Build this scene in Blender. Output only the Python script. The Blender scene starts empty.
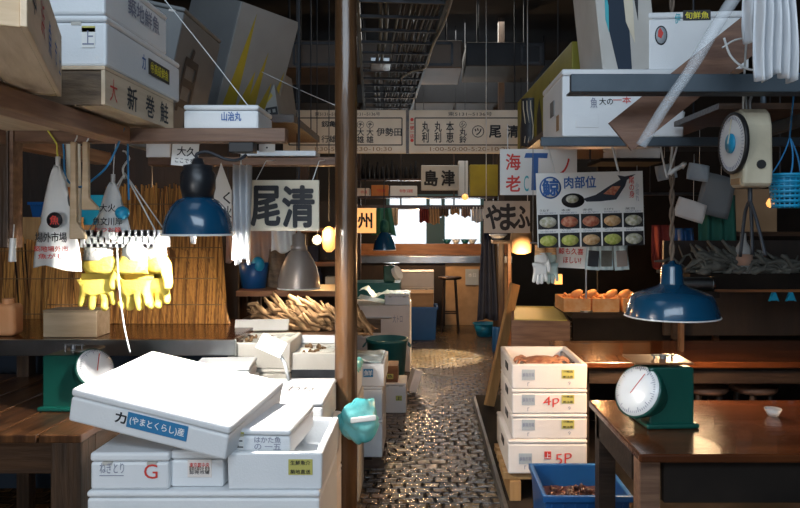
import bpy, bmesh, math, random
from mathutils import Vector, Matrix, noise
random.seed(7)
R = math.radians; PI = math.pi
C = bpy.context.scene.collection
F = 680.0; HX, HY, EYE = 425.0, 226.0, 1.5
def at(px, py, Y):
    return Vector(((px-HX)/F*Y, Y, EYE-(py-HY)/F*Y))
def X(px, Y): return (px-HX)/F*Y
def Z(py, Y): return EYE-(py-HY)/F*Y

# ------------------------------------------------------------------ materials
M = {}
def mat(n, c, rough=.6, metal=0, c2=None, scale=8, bump=0, bscale=None, spec=.5, trans=0, alpha=1, emit=None, es=0, stretch=(1,1,1), lo=.35, hi=.65, sss=0, coat=0, detail=5):
    m = bpy.data.materials.new(n); m.use_nodes = True
    nt = m.node_tree; b = nt.nodes['Principled BSDF']
    def s(k, v): b.inputs[k].default_value = v
    s('Base Color', (*c, 1)); s('Roughness', rough); s('Metallic', metal); s('Specular IOR Level', spec)
    s('Transmission Weight', trans); s('Alpha', alpha); s('Coat Weight', coat)
    if emit: s('Emission Color', (*emit, 1)); s('Emission Strength', es)
    tc = nt.nodes.new('ShaderNodeTexCoord'); mp = nt.nodes.new('ShaderNodeMapping')
    mp.inputs['Scale'].default_value = stretch
    nt.links.new(tc.outputs['Object'], mp.inputs['Vector'])
    if c2 is not None:
        nz = nt.nodes.new('ShaderNodeTexNoise'); nz.inputs['Scale'].default_value = scale; nz.inputs['Detail'].default_value = detail
        nt.links.new(mp.outputs['Vector'], nz.inputs['Vector'])
        cr = nt.nodes.new('ShaderNodeValToRGB')
        cr.color_ramp.elements[0].position = lo; cr.color_ramp.elements[0].color = (*c, 1)
        cr.color_ramp.elements[1].position = hi; cr.color_ramp.elements[1].color = (*c2, 1)
        nt.links.new(nz.outputs['Fac'], cr.inputs['Fac']); nt.links.new(cr.outputs['Color'], b.inputs['Base Color'])
    if bump:
        n2 = nt.nodes.new('ShaderNodeTexNoise'); n2.inputs['Scale'].default_value = bscale or scale*3; n2.inputs['Detail'].default_value = 4
        nt.links.new(mp.outputs['Vector'], n2.inputs['Vector'])
        bp = nt.nodes.new('ShaderNodeBump'); bp.inputs['Strength'].default_value = bump; bp.inputs['Distance'].default_value = .01
        nt.links.new(n2.outputs['Fac'], bp.inputs['Height']); nt.links.new(bp.outputs['Normal'], b.inputs['Normal'])
    M[n] = m
    return m
mat('foam', (.80,.82,.84), .45, c2=(.73,.76,.79), scale=3, bump=.12, bscale=180)
mat('foam_dirty', (.62,.60,.56), .5, c2=(.48,.46,.42), scale=4, bump=.15, bscale=180)
mat('foam_pink', (.82,.76,.72), .5, c2=(.74,.68,.64), scale=4, bump=.12, bscale=180)
mat('paper', (.82,.82,.80), .7)
mat('paper_blue', (.42,.48,.52), .7, c2=(.36,.40,.44), scale=6)
mat('paper_old', (.74,.68,.55), .7, c2=(.64,.57,.44), scale=5)
mat('sign_cream', (.78,.74,.64), .6, c2=(.66,.61,.51), scale=3)
mat('yellow_label', (.50,.46,.12), .6)
mat('blue_label', (.03,.20,.42), .5)
mat('black_label', (.015,.015,.02), .5)
mat('yellow_ink', (.85,.75,.05), .6)
mat('ink', (.012,.014,.02), .6)
mat('blue_ink', (.03,.12,.38), .6)
mat('red_ink', (.62,.05,.04), .6)
mat('grey_ink', (.25,.27,.36), .7)
mat('cyan_ink', (.05,.42,.50), .6)
mat('white_ink', (.8,.82,.85), .6)
W = dict(stretch=(1,12,12))
mat('wood_dark', (.03,.016,.01), .35, c2=(.075,.038,.02), scale=3, bump=.3, stretch=(1,10,10))
mat('wood_dark_y', (.03,.018,.011), .4, c2=(.07,.038,.02), scale=3, bump=.3, stretch=(10,1,10))
mat('wood_dark_z', (.03,.018,.011), .45, c2=(.08,.042,.022), scale=3, bump=.3, stretch=(10,10,1))
mat('table_top', (.04,.012,.005), .22, c2=(.12,.036,.011), scale=2.2, bump=.18, bscale=9, stretch=(1,5,1), coat=.3, lo=.3, hi=.7)
mat('table_plank', (.035,.014,.007), .3, c2=(.11,.045,.016), scale=2.5, bump=.25, bscale=9, stretch=(9,1,1), coat=.25)
mat('wood_mid', (.12,.06,.036), .5, c2=(.21,.115,.07), scale=4, bump=.2, stretch=(1,10,10))
mat('wood_red', (.11,.05,.03), .55, c2=(.20,.10,.06), scale=4, bump=.2, stretch=(1,8,8))
mat('wood_mid_y', (.20,.10,.055), .5, c2=(.32,.18,.11), scale=4, bump=.2, stretch=(10,1,10))
mat('wood_pale', (.62,.47,.31), .6, c2=(.50,.36,.22), scale=4, bump=.15, stretch=(1,8,8))
mat('wood_pale_y', (.74,.60,.44), .6, c2=(.62,.48,.33), scale=4, bump=.15, stretch=(8,1,8))  # made paler: light from below on the overhead crates put into the colour
mat('wood_pole', (.055,.028,.014), .28, c2=(.13,.062,.025), scale=3, bump=.3, bscale=8, stretch=(8,8,.6), coat=.35)
mat('wood_plank', (.32,.18,.07), .5, c2=(.44,.26,.11), scale=4, bump=.2, stretch=(8,8,1))
mat('box_wood_old', (.10,.07,.05), .7, c2=(.20,.14,.09), scale=9, bump=.4, stretch=(1,1,4))
mat('reed', (.60,.28,.07), .5, c2=(.20,.08,.022), scale=70, stretch=(1,.3,.02), bump=.15, lo=.42, hi=.58)
mat('steel', (.55,.57,.58), .28, 1, c2=(.38,.40,.42), scale=5, bump=.1)
mat('steel_dull', (.30,.31,.32), .45, .9, c2=(.2,.2,.21), scale=6)
mat('chrome', (.8,.8,.82), .12, 1)
mat('steel_blue', (.045,.065,.085), .5, .2, c2=(.07,.095,.12), scale=6)
mat('iron', (.03,.033,.04), .5, .5, c2=(.05,.055,.065), scale=9)
mat('cable_black', (.018,.022,.03), .55)
mat('cable_grey', (.30,.34,.37), .5)
mat('duct', (.10,.07,.05), .5, .2, c2=(.055,.042,.034), scale=2, bump=.1)
mat('duct_dark', (.012,.015,.021), .6, .2, c2=(.018,.022,.03), scale=3)
mat('lamp_blue', (.004,.05,.115), .22, c2=(.006,.065,.145), scale=3, coat=.6)
mat('lamp_grey', (.34,.30,.28), .35, .3, c2=(.26,.22,.20), scale=3, coat=.4)
mat('lamp_black', (.012,.014,.018), .35)
mat('enamel_white', (.82,.84,.85), .3)
mat('bulb', (1,.9,.75), .4, emit=(1,.82,.55), es=30)
mat('glow_lamp', (1,.7,.3), .4, emit=(1,.42,.10), es=1.3)
mat('glow_white', (1,.95,.85), .4, emit=(1,.75,.45), es=2)
mat('glow_sign', (.9,.5,.2), .5, emit=(1,.48,.15), es=.9)
mat('green', (.003,.062,.048), .35, c2=(.004,.08,.06), scale=5, coat=.3)
mat('teal', (.006,.095,.12), .4, c2=(.008,.12,.14), scale=5)
mat('dial', (.80,.82,.84), .25, coat=.5)
mat('cream', (.62,.56,.42), .45, c2=(.45,.40,.29), scale=7)
mat('black', (.012,.012,.014), .5)
mat('plastic_blue', (.005,.065,.22), .4, c2=(.006,.08,.26), scale=4)
mat('plastic_sky', (.01,.28,.50), .4)
mat('plastic_orange', (.78,.33,.13), .5, c2=(.85,.42,.2), scale=4)
mat('tarp_teal', (.05,.42,.45), .3, c2=(.25,.65,.66), scale=9, bump=.3)
mat('navy', (.010,.016,.04), .8, c2=(.016,.025,.055), scale=7)
mat('navy2', (.02,.035,.06), .8)
mat('cloth_white', (.78,.79,.78), .8, c2=(.66,.68,.69), scale=6, bump=.2)
mat('cloth_pink', (.45,.27,.19), .8, c2=(.36,.28,.25), scale=7, bump=.2)
mat('cloth_green', (.01,.10,.075), .8)
mat('cloth_red', (.22,.03,.025), .8)
mat('cloth_tan', (.52,.33,.18), .8, c2=(.4,.25,.13), scale=6)
mat('glove_yellow', (.85,.68,.12), .7, c2=(.78,.60,.10), scale=9, bump=.3, bscale=60)
mat('glove_white', (.78,.78,.76), .8, bump=.3, bscale=60, scale=20)
mat('glove_green', (.5,.62,.58), .8, bump=.3, bscale=60, scale=20)
mat('plastic_clear', (.75,.8,.85), .18, trans=.0, alpha=.28)
mat('plastic_bag', (.78,.81,.85), .3, alpha=.72, bump=.4, bscale=14, scale=5)
mat('plastic_wrap', (.66,.84,.9), .2, alpha=.8, bump=.5, bscale=20, scale=5)
mat('cord_white', (.7,.72,.72), .6)
mat('cord_blue', (.02,.2,.45), .6)
mat('cord_yellow', (.65,.65,.1), .6)
mat('rope', (.22,.17,.13), .8)
mat('twig', (.10,.055,.022), .8, c2=(.28,.17,.085), scale=14)
mat('twig_grey', (.09,.095,.085), .8, c2=(.16,.165,.15), scale=14)
mat('dark_shell', (.03,.014,.012), .35, c2=(.09,.035,.025), scale=25, bump=.5)
mat('crab', (.22,.07,.04), .5, c2=(.45,.22,.12), scale=25, bump=.5)
mat('ice', (.72,.73,.70), .35, c2=(.58,.57,.52), scale=18, bump=.6, bscale=60)
mat('kraft', (.36,.22,.12), .7, c2=(.30,.18,.09), scale=5)
mat('orange_box', (.62,.24,.07), .6, c2=(.5,.18,.05), scale=5)
mat('orange_food', (.75,.35,.12), .5, c2=(.8,.5,.25), scale=20)
mat('yellow_box', (.22,.22,.02), .55, c2=(.30,.28,.04), scale=3)
mat('gold', (.45,.34,.03), .55, c2=(.34,.26,.03), scale=4)
mat('sign_grey', (.56,.55,.52), .7, c2=(.46,.44,.41), scale=4)
mat('grey_box', (.17,.18,.185), .6, c2=(.13,.14,.15), scale=2)
mat('pale_box', (.32,.32,.31), .6, c2=(.25,.25,.235), scale=2)
mat('wood_shaded', (.014,.009,.007), .6, c2=(.032,.02,.014), scale=4, bump=.2, stretch=(1,9,9), spec=.25)  # shade on the right-hand stall timber put into a darker wood
mat('brown_panel', (.028,.016,.011), .6, c2=(.018,.012,.009), scale=3, stretch=(6,6,1), bump=.2)
mat('dark_panel', (.012,.010,.009), .9, spec=.15, c2=(.022,.017,.014), scale=3)
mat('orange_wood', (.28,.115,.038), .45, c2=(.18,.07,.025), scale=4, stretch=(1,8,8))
mat('whale', (.02,.025,.04), .5)
mat('meat', (.42,.09,.05), .6, c2=(.62,.30,.18), scale=60)
mat('greens', (.35,.42,.06), .6, c2=(.6,.6,.2), scale=60)
mat('fried', (.50,.25,.08), .6, c2=(.7,.5,.3), scale=60)
mat('food_white', (.7,.68,.6), .6, c2=(.35,.35,.2), scale=60)
mat('glass', (.85,.9,.92), .08, alpha=.35)
mat('window_frame', (.05,.16,.20), .5)
mat('wall', (.03,.027,.026), .8, c2=(.022,.02,.019), scale=2, bump=.2)
mat('ceiling', (.010,.012,.017), .8, c2=(.016,.019,.025), scale=2)

# cobbled wet floor
def floor_mat():
    m = bpy.data.materials.new('wet_cobbles'); m.use_nodes = True; nt = m.node_tree; L = nt.links.new
    b = nt.nodes['Principled BSDF']
    tc = nt.nodes.new('ShaderNodeTexCoord'); mp = nt.nodes.new('ShaderNodeMapping')
    nzw = nt.nodes.new('ShaderNodeTexNoise'); nzw.inputs['Scale'].default_value = 4.0; nzw.inputs['Detail'].default_value = 2
    L(tc.outputs['Object'], nzw.inputs['Vector'])
    vm = nt.nodes.new('ShaderNodeVectorMath'); vm.operation = 'MULTIPLY_ADD'; vm.inputs[1].default_value = (.10,.10,0)
    L(nzw.outputs['Color'], vm.inputs[0]); L(tc.outputs['Object'], vm.inputs[2])
    br = nt.nodes.new('ShaderNodeTexBrick'); br.inputs['Scale'].default_value = 1.0
    br.inputs['Brick Width'].default_value = .100; br.inputs['Row Height'].default_value = .076
    br.inputs['Mortar Size'].default_value = .012; br.inputs['Mortar Smooth'].default_value = 1.0
    br.inputs['Color1'].default_value = (.07,.042,.02,1); br.inputs['Color2'].default_value = (.15,.095,.042,1); br.inputs['Mortar'].default_value = (.012,.012,.013,1)
    L(vm.outputs['Vector'], br.inputs['Vector'])
    nz = nt.nodes.new('ShaderNodeTexNoise'); nz.inputs['Scale'].default_value = 1.1; nz.inputs['Detail'].default_value = 6
    L(tc.outputs['Object'], nz.inputs['Vector'])
    mr = nt.nodes.new('ShaderNodeMapRange'); mr.inputs[1].default_value = .4; mr.inputs[2].default_value = .6; mr.inputs[3].default_value = .12; mr.inputs[4].default_value = .30
    L(nz.outputs['Fac'], mr.inputs[0]); L(mr.outputs[0], b.inputs['Roughness'])
    L(br.outputs['Color'], b.inputs['Base Color'])
    n3 = nt.nodes.new('ShaderNodeTexNoise'); n3.inputs['Scale'].default_value = 22; n3.inputs['Detail'].default_value = 5
    L(tc.outputs['Object'], n3.inputs['Vector'])
    ma = nt.nodes.new('ShaderNodeMath'); ma.operation = 'MULTIPLY_ADD'; ma.inputs[1].default_value = -1.0
    L(br.outputs['Fac'], ma.inputs[0])
    m2 = nt.nodes.new('ShaderNodeMath'); m2.operation = 'MULTIPLY'; m2.inputs[1].default_value = .55
    L(n3.outputs['Fac'], m2.inputs[0]); L(m2.outputs[0], ma.inputs[2])
    bp = nt.nodes.new('ShaderNodeBump'); bp.inputs['Strength'].default_value = .85; bp.inputs['Distance'].default_value = .022
    L(ma.outputs[0], bp.inputs['Height']); L(bp.outputs['Normal'], b.inputs['Normal'])
    b.inputs['Specular IOR Level'].default_value = .8
    M['floor'] = m
floor_mat()

# ------------------------------------------------------------------ mesh helpers
def B(): return bmesh.new()
def mx(loc=(0,0,0), rot=(0,0,0), sc=(1,1,1)):
    from mathutils import Euler
    return Matrix.Translation(loc) @ Euler(rot).to_matrix().to_4x4() @ Matrix.Diagonal((*sc, 1))
def setmi(bm, faces, mi):
    for f in faces: f.material_index = mi
def box(bm, c, s, rot=(0,0,0), mi=0):
    r = bmesh.ops.create_cube(bm, size=1, matrix=mx(c, rot, s))
    fs = set(f for v in r['verts'] for f in v.link_faces); setmi(bm, fs, mi)
    return bm
def boxr(bm, x0, x1, y0, y1, z0, z1, mi=0):
    return box(bm, ((x0+x1)/2, (y0+y1)/2, (z0+z1)/2), (abs(x1-x0), abs(y1-y0), abs(z1-z0)), mi=mi)
def beam(bm, p0, p1, w, h, mi=0, roll=0):
    p0, p1 = Vector(p0), Vector(p1); d = p1-p0; L = d.length
    q = d.to_track_quat('X', 'Z')
    m = Matrix.Translation((p0+p1)/2) @ q.to_matrix().to_4x4() @ Matrix.Rotation(roll, 4, 'X') @ Matrix.Diagonal((L, w, h, 1))
    r = bmesh.ops.create_cube(bm, size=1, matrix=m)
    setmi(bm, set(f for v in r['verts'] for f in v.link_faces), mi); return bm
def cyl(bm, p0, p1, r0, r1=None, seg=12, mi=0):
    p0, p1 = Vector(p0), Vector(p1); d = p1-p0
    if r1 is None: r1 = r0
    q = d.to_track_quat('Z', 'Y'); m = Matrix.Translation((p0+p1)/2) @ q.to_matrix().to_4x4()
    r = bmesh.ops.create_cone(bm, cap_ends=True, segments=seg, radius1=r0, radius2=max(r1, 1e-4), depth=d.length, matrix=m)
    setmi(bm, set(f for v in r['verts'] for f in v.link_faces), mi); return bm
def lathe(bm, prof, seg=32, m=None, mi=0, cap=False):
    m = m or Matrix.Identity(4); rings = []
    for r, z in prof:
        rings.append([bm.verts.new(m @ Vector((max(r,1e-4)*math.cos(2*PI*k/seg), max(r,1e-4)*math.sin(2*PI*k/seg), z))) for k in range(seg)])
    for a, b in zip(rings, rings[1:]):
        for k in range(seg):
            f = bm.faces.new((a[k], a[(k+1)%seg], b[(k+1)%seg], b[k])); f.material_index = mi; f.smooth = True
    if cap:
        bm.faces.new(rings[0][::-1]).material_index = mi; bm.faces.new(rings[-1]).material_index = mi
    return bm
def tube(bm, pts, r, seg=6, mi=0):
    pts = [Vector(p) for p in pts]; n = len(pts); rings = []
    rs = r if isinstance(r, (list, tuple)) else [r]*n
    up = Vector((0,0,1))
    d0 = (pts[1]-pts[0]).normalized()
    if abs(d0.dot(up)) > .9: up = Vector((1,0,0))
    u = d0.cross(up).normalized()
    for i, p in enumerate(pts):
        d = (pts[min(i+1,n-1)]-pts[max(i-1,0)]).normalized()
        u = (u - d*u.dot(d)).normalized(); v = d.cross(u)
        rings.append([bm.verts.new(p + (u*math.cos(2*PI*k/seg)+v*math.sin(2*PI*k/seg))*rs[i]) for k in range(seg)])
    for a, b in zip(rings, rings[1:]):
        for k in range(seg):
            f = bm.faces.new((a[k], a[(k+1)%seg], b[(k+1)%seg], b[k])); f.material_index = mi; f.smooth = True
    bm.faces.new(rings[0][::-1]).material_index = mi; bm.faces.new(rings[-1]).material_index = mi
    return bm
def arc(p0, p1, sag, n=12, side=(0,0,-1)):
    p0, p1, s = Vector(p0), Vector(p1), Vector(side)
    return [p0.lerp(p1, i/n) + s*sag*4*(i/n)*(1-i/n) for i in range(n+1)]
def spline(pts, n=6):
    P = [Vector(p) for p in pts]; P = [P[0]]+P+[P[-1]]; out = []
    for i in range(1, len(P)-2):
        for k in range(n):
            t = k/n
            out.append(.5*((2*P[i])+(-P[i-1]+P[i+1])*t+(2*P[i-1]-5*P[i]+4*P[i+1]-P[i+2])*t*t+(-P[i-1]+3*P[i]-3*P[i+1]+P[i+2])*t**3))
    out.append(P[-2]); return out
def prism(bm, pts, y0, y1, mi=0):         # outline in XZ, thickness along Y
    a = [bm.verts.new((x, y0, z)) for x, z in pts]; b = [bm.verts.new((x, y1, z)) for x, z in pts]; n = len(pts)
    fs = [bm.faces.new(a), bm.faces.new(b[::-1])]
    for k in range(n): fs.append(bm.faces.new((a[k], b[k], b[(k+1)%n], a[(k+1)%n])))
    setmi(bm, fs, mi); return bm
def sheet(bm, fn, nu, nv, mi=0):
    g = [[bm.verts.new(fn(i/nu, j/nv)) for i in range(nu+1)] for j in range(nv+1)]
    for j in range(nv):
        for i in range(nu):
            f = bm.faces.new((g[j][i], g[j][i+1], g[j+1][i+1], g[j+1][i])); f.smooth = True; f.material_index = mi
    return bm
def tubmesh(bm, w, d, h, t, taper=.0, bt=None, mi=0):
    bt = bt or t
    def ring(hw, hd, z): return [bm.verts.new(p) for p in ((-hw,-hd,z),(hw,-hd,z),(hw,hd,z),(-hw,hd,z))]
    k = taper
    r = [ring(w/2-k, d/2-k, 0), ring(w/2, d/2, h), ring(w/2-t, d/2-t, h), ring(w/2-t-k, d/2-t-k, bt)]
    fs = [bm.faces.new(r[0][::-1]), bm.faces.new(r[3])]
    for a, b in zip(r, r[1:]):
        for i in range(4): fs.append(bm.faces.new((a[i], a[(i+1)%4], b[(i+1)%4], b[i])))
    setmi(bm, fs, mi); return bm

SPLIT = {'leg','hanger_rod','post','end_board','side_board','bottom_board','hanging_cord','handle','finger_notch','frame','pan_arm','tray_post','hanger_wire','string','pallet_boards','rib','stretcher','cable_tie','suspension_cord','rail_post'}
def ringmesh(bm, w, d, h, t):
    for s_ in (-1, 1):
        boxr(bm, -w/2, w/2, s_*d/2, s_*(d/2-t), 0, h); boxr(bm, s_*w/2, s_*(w/2-t), -d/2+t, d/2-t, 0, h)
    return bm
def obj(name, bm, mats, parent=None, loc=None, rot=None, **kw):
    kw['loc'] = loc; kw['rot'] = rot
    if name in SPLIT and parent is not None:
        bm.verts.ensure_lookup_table(); seen = {}; k = 0
        for v in bm.verts:
            if v in seen: continue
            st = [v]; seen[v] = k
            while st:
                q = st.pop()
                for ed in q.link_edges:
                    w_ = ed.other_vert(q)
                    if w_ not in seen: seen[w_] = k; st.append(w_)
            k += 1
        if 1 < k <= 12:
            for i in range(k):
                c_ = bm.copy(); c_.verts.ensure_lookup_table()
                ids = [v.index for v in bm.verts] if False else None
                vs = list(bm.verts); cs = list(c_.verts)
                bmesh.ops.delete(c_, geom=[cs[j] for j in range(len(vs)) if seen[vs[j]] != i], context='VERTS')
                o = obj_(name, c_, mats, parent, **kw)
            bm.free(); return o
    return obj_(name, bm, mats, parent, **kw)
def obj_(name, bm, mats, parent=None, loc=None, rot=None, bevel=0, solid=0, sub=0, smooth=False, seg=2):
    bmesh.ops.recalc_face_normals(bm, faces=bm.faces[:])
    me = bpy.data.meshes.new(name); bm.to_mesh(me); bm.free()
    for m in (mats if isinstance(mats, (list, tuple)) else [mats]): me.materials.append(M[m] if isinstance(m, str) else m)
    o = bpy.data.objects.new(name, me); C.objects.link(o)
    if parent: o.parent = parent
    if loc is not None: o.location = loc
    if rot is not None: o.rotation_euler = rot
    if smooth:
        for p in me.polygons: p.use_smooth = True
    if solid:
        s = o.modifiers.new('Solid', 'SOLIDIFY'); s.thickness = solid; s.offset = 0
    if bevel:
        b = o.modifiers.new('Bevel', 'BEVEL'); b.width = bevel; b.segments = seg; b.limit_method = 'ANGLE'; b.angle_limit = R(40)
    if sub:
        s = o.modifiers.new('Sub', 'SUBSURF'); s.levels = s.render_levels = sub
    return o
def tag(o, label, cat, group=None, kind=None):
    o['label'] = label; o['category'] = cat
    if group: o['group'] = group
    if kind: o['kind'] = kind
    return o
def thing(name, label, cat, loc=(0,0,0), rot=(0,0,0), group=None):
    o = bpy.data.objects.new(name, None); C.objects.link(o); o.empty_display_size = .1
    o.location = loc; o.rotation_euler = rot if isinstance(rot, (tuple, list)) else (0,0,rot)
    return tag(o, label, cat, group)
def struct(name, bm, m, bevel=0):
    o = obj(name, bm, m, bevel=bevel); o['kind'] = 'structure'; return o
def dup(root, loc, rot, label, group=None):
    r = root.copy(); C.objects.link(r); r.location = loc; r.rotation_euler = rot if isinstance(rot, (tuple, list)) else (0,0,rot); r['label'] = label
    if group: r['group'] = group
    for ch in list(root.children):
        c = ch.copy(); C.objects.link(c); c.parent = r
        for g in list(ch.children):
            d = g.copy(); C.objects.link(d); d.parent = c
    return r
def textmesh(s, w, h, bold=.0, ext=.0006, vertical=False, keep=True):
    c = bpy.data.curves.new('text', 'FONT'); c.body = '\n'.join(s) if vertical else s
    c.space_line = .95 if vertical else 1
    c.align_x = 'CENTER'; c.resolution_u = 3
    o = bpy.data.objects.new('text', c); C.objects.link(o); bpy.context.view_layer.update()
    me = bpy.data.meshes.new_from_object(o.evaluated_get(bpy.context.evaluated_depsgraph_get()))
    bpy.data.objects.remove(o); bpy.data.curves.remove(c)
    xs = [v.co.x for v in me.vertices]; ys = [v.co.y for v in me.vertices]
    if not xs: return me
    cx, cy = (min(xs)+max(xs))/2, (min(ys)+max(ys))/2; sx, sy = w/(max(xs)-min(xs)), h/(max(ys)-min(ys))
    for v in me.vertices: v.co = Vector(((v.co.x-cx)*sx, (v.co.y-cy)*sy, ext))
    if bold >= .02:                      # heavier brush strokes
        em = h/max(1, len(s) if vertical else 1); b0 = bmesh.new(); n = 8 if bold >= .04 else 4
        b0.from_mesh(me)
        for k in range(n):
            n0 = len(b0.verts); b0.from_mesh(me); b0.verts.ensure_lookup_table()
            for v in b0.verts[n0:]: v.co += Vector((math.cos(2*PI*k/n)*bold*em*.55, math.sin(2*PI*k/n)*bold*em*.55, ext*.03*(k+1)))
        b0.to_mesh(me); b0.free()
    return me
FRONT = (PI/2, 0, 0)
def text(s, w, h, m, parent, loc, rot=FRONT, bold=.0, vertical=False, name='lettering', skew=0):
    me = textmesh(s, w, h, bold, vertical=vertical); me.name = name
    if skew:
        for v in me.vertices: v.co.y += v.co.x*skew
    me.materials.clear(); me.materials.append(M[m])
    o = bpy.data.objects.new(name, me); C.objects.link(o); o.parent = parent; o.location = loc; o.rotation_euler = rot
    return o
def face_at(face, u, v, w, d, h, off=.0005):
    if face == 'F': return (u*w, -d/2-off, v*h), FRONT
    if face == 'R': return (w/2+off, u*d, v*h), (PI/2, 0, PI/2)
    if face == 'L': return (-w/2-off, -u*d, v*h), (PI/2, 0, -PI/2)
    if face == 'T': return (u*w, (v-.5)*d, h+off), (0, 0, 0)
def sticker(parent, face, u, v, sw, sh, dims, m, s=None, ink='ink', bold=.02, name='label_sticker', tw=.86, th=.7, off=.0005):
    loc, rot = face_at(face, u, v, *dims, off=off)
    o = obj(name, box(B(), (0,0,0), (sw, sh, .0016)), m, parent, loc, rot)
    if s: text(s, sw*tw, sh*th, ink, o, (0,0,.0009), (0,0,0), bold)
    return o
def write(parent, face, u, v, w, h, dims, s, ink='ink', bold=.0, name='handwriting', off=.0005, skew=0, vertical=False):
    loc, rot = face_at(face, u, v, *dims, off=off)
    return text(s, w, h, ink, parent, loc, rot, bold, name=name, skew=skew, vertical=vertical)
def foam_box(label, loc, rz, w, d, h, kind='closed', m='foam', group=None, name='foam_box', cat='foam box', lid_h=.022, notch=True):
    t = thing(name, label, cat, loc, rz, group)
    if kind == 'open':
        bm = tubmesh(B(), w, d, h, .024, taper=.003)
        obj('tub', bm, m, t, bevel=.006)
    else:
        bm = B(); box(bm, (0,0,(h-lid_h)/2), (w-.003, d-.003, h-lid_h)); obj('tub', bm, m, t, bevel=.008)
        if notch:
            bm = B(); 
            for sx in (-1, 1): box(bm, (sx*w*.28, 0, h-lid_h-.004), (.03, d+.001, .010))
            obj('finger_notch', bm, 'foam_dirty', t)
        bm = B(); box(bm, (0,0,h-lid_h/2+.001), (w, d, lid_h-.002)); obj('lid', bm, m, t, bevel=.009, seg=3)
    return t
def cord(label, pts, r=.002, m='cord_white', name='string', n=4, group=None):
    return tag(obj(name, tube(B(), spline(pts, n), r, 5), m), label, 'cord', group)
def lumps(bm, cx, cy, cz, sx, sy, sz, n, mi=0, seedv=0, elong=1.6):
    rnd = random.Random(seedv)
    for _ in range(n):
        p = (cx+rnd.uniform(-sx, sx), cy+rnd.uniform(-sy, sy), cz+rnd.uniform(0, sz)); s = rnd.uniform(.6, 1.2)
        bmesh.ops.create_icosphere(bm, subdivisions=1, radius=.014*s, matrix=mx(p, (rnd.uniform(0,3), rnd.uniform(0,3), rnd.uniform(0,3)), (elong, 1, .7)))
    for f in bm.faces: f.smooth = True
    return bm
# ================================================================== setting
struct('floor', boxr(B(), -6, 6, -6.2, 13, -.1, 0), 'floor')
struct('ceiling', boxr(B(), -6, 6, -6, 13, 4.0, 4.1), 'ceiling')
fw = B(); boxr(fw, -6, -2.2, -6.1, -6, 0, 4); boxr(fw, 2.2, 6, -6.1, -6, 0, 4); boxr(fw, -2.2, 2.2, -6.1, -6, 2.8, 4)
struct('wall_front', fw, 'wall')
struct('wall_left', boxr(B(), -6.1, -6, -6, 13, 0, 4.0), 'wall')
struct('wall_right', boxr(B(), 6, 6.1, -6, 13, 0, 4.0), 'wall')
# back wall with window openings
YB = 12.0
bw = B(); wx0, wx1 = X(388, YB), X(482, YB); wz0, wz1 = Z(246, YB), Z(196, YB)
boxr(bw, -6, wx0, YB, YB+.15, 0, 4.0); boxr(bw, wx1, 6, YB, YB+.15, 0, 4.0)
boxr(bw, wx0, wx1, YB, YB+.15, 0, wz0); boxr(bw, wx0, wx1, YB, YB+.15, wz1, 4.0)
struct('wall_back', bw, 'wall')
w = B()
for px in (388, 428, 443, 482): boxr(w, X(px, YB)-.03, X(px, YB)+.03, YB-.03, YB+.05, wz0, wz1)
for z in (wz0, wz1): boxr(w, wx0, wx1, YB-.03, YB+.05, z-.03, z+.03)
boxr(w, X(428, YB), X(443, YB), YB, YB+.04, wz0, wz0+.5)
struct('window_1', w, 'window_frame')
wg = struct('window_2', boxr(B(), wx0, wx1, YB+.02, YB+.03, wz0, wz1), 'glass')
# raised concrete kerb under the right-hand stall
kb = B()
prism(kb, [(0,0),(0,.05),(.012,.06),(2.4,.06),(2.4,0)], 0, 3.2)
k = struct('trim_1', kb, 'dark_panel'); k.location = (X(483, 5.4)+.0, 2.6, 0); k.location.x = .42
struct('trim_2', boxr(B(), .405, .425, 2.6, 5.75, 0, .065), 'steel_dull')
struct('trim_3', boxr(B(), -6, 6, 10.9, 12, 0, .02), 'dark_panel')

# ducts across the hall
def duct(label, px0, px1, Y, pyt, pyb, depth, m='duct', panels=()):
    t = thing('air_duct', label, 'duct', (0, Y, 0))
    x0, x1, zt, zb = X(px0, Y), X(px1, Y), Z(pyt, Y), Z(pyb, Y)
    obj('casing', boxr(B(), x0, x1, 0, depth, zb, zt), m, t, bevel=.01)
    for a, b in panels:
        fb = B(); xa, xb = X(a, Y), X(b, Y); h = (zt-zb)
        for z in (zb+.12*h, zt-.12*h): boxr(fb, xa, xb, -.012, 0, z-.012, z+.012)
        for x in (xa, xb): boxr(fb, x-.012, x+.012, -.012, 0, zb+.12*h, zt-.12*h)
        obj('frame', fb, 'iron', t)
    hb = B()
    for x in (x0+.15, x1-.15): cyl(hb, (x, depth/2, zt-.01), (x, depth/2, 4.0), .012)
    obj('hanger_rod', hb, 'iron', t)
    return t
duct('long grey duct crossing under the roof in front of the cable tray, brown underside', 266, 462, 6.75, 40, 68, .8, panels=((294, 340), (398, 452)))
duct('short duct stub right of the cable tray with recessed panel', 466, 545, 6.9, 42, 66, .8, m='duct_dark', panels=((522, 541),))
duct('dark duct further back, just above the long shop sign', 280, 560, 8.6, 60, 103, .7, m='duct_dark')
tag(obj('roof_beam', boxr(B(), -4, 4, 5.0, 5.25, 3.45, 3.75), 'ceiling'), 'black steel roof beam crossing in front of the ducts', 'beam')

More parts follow.
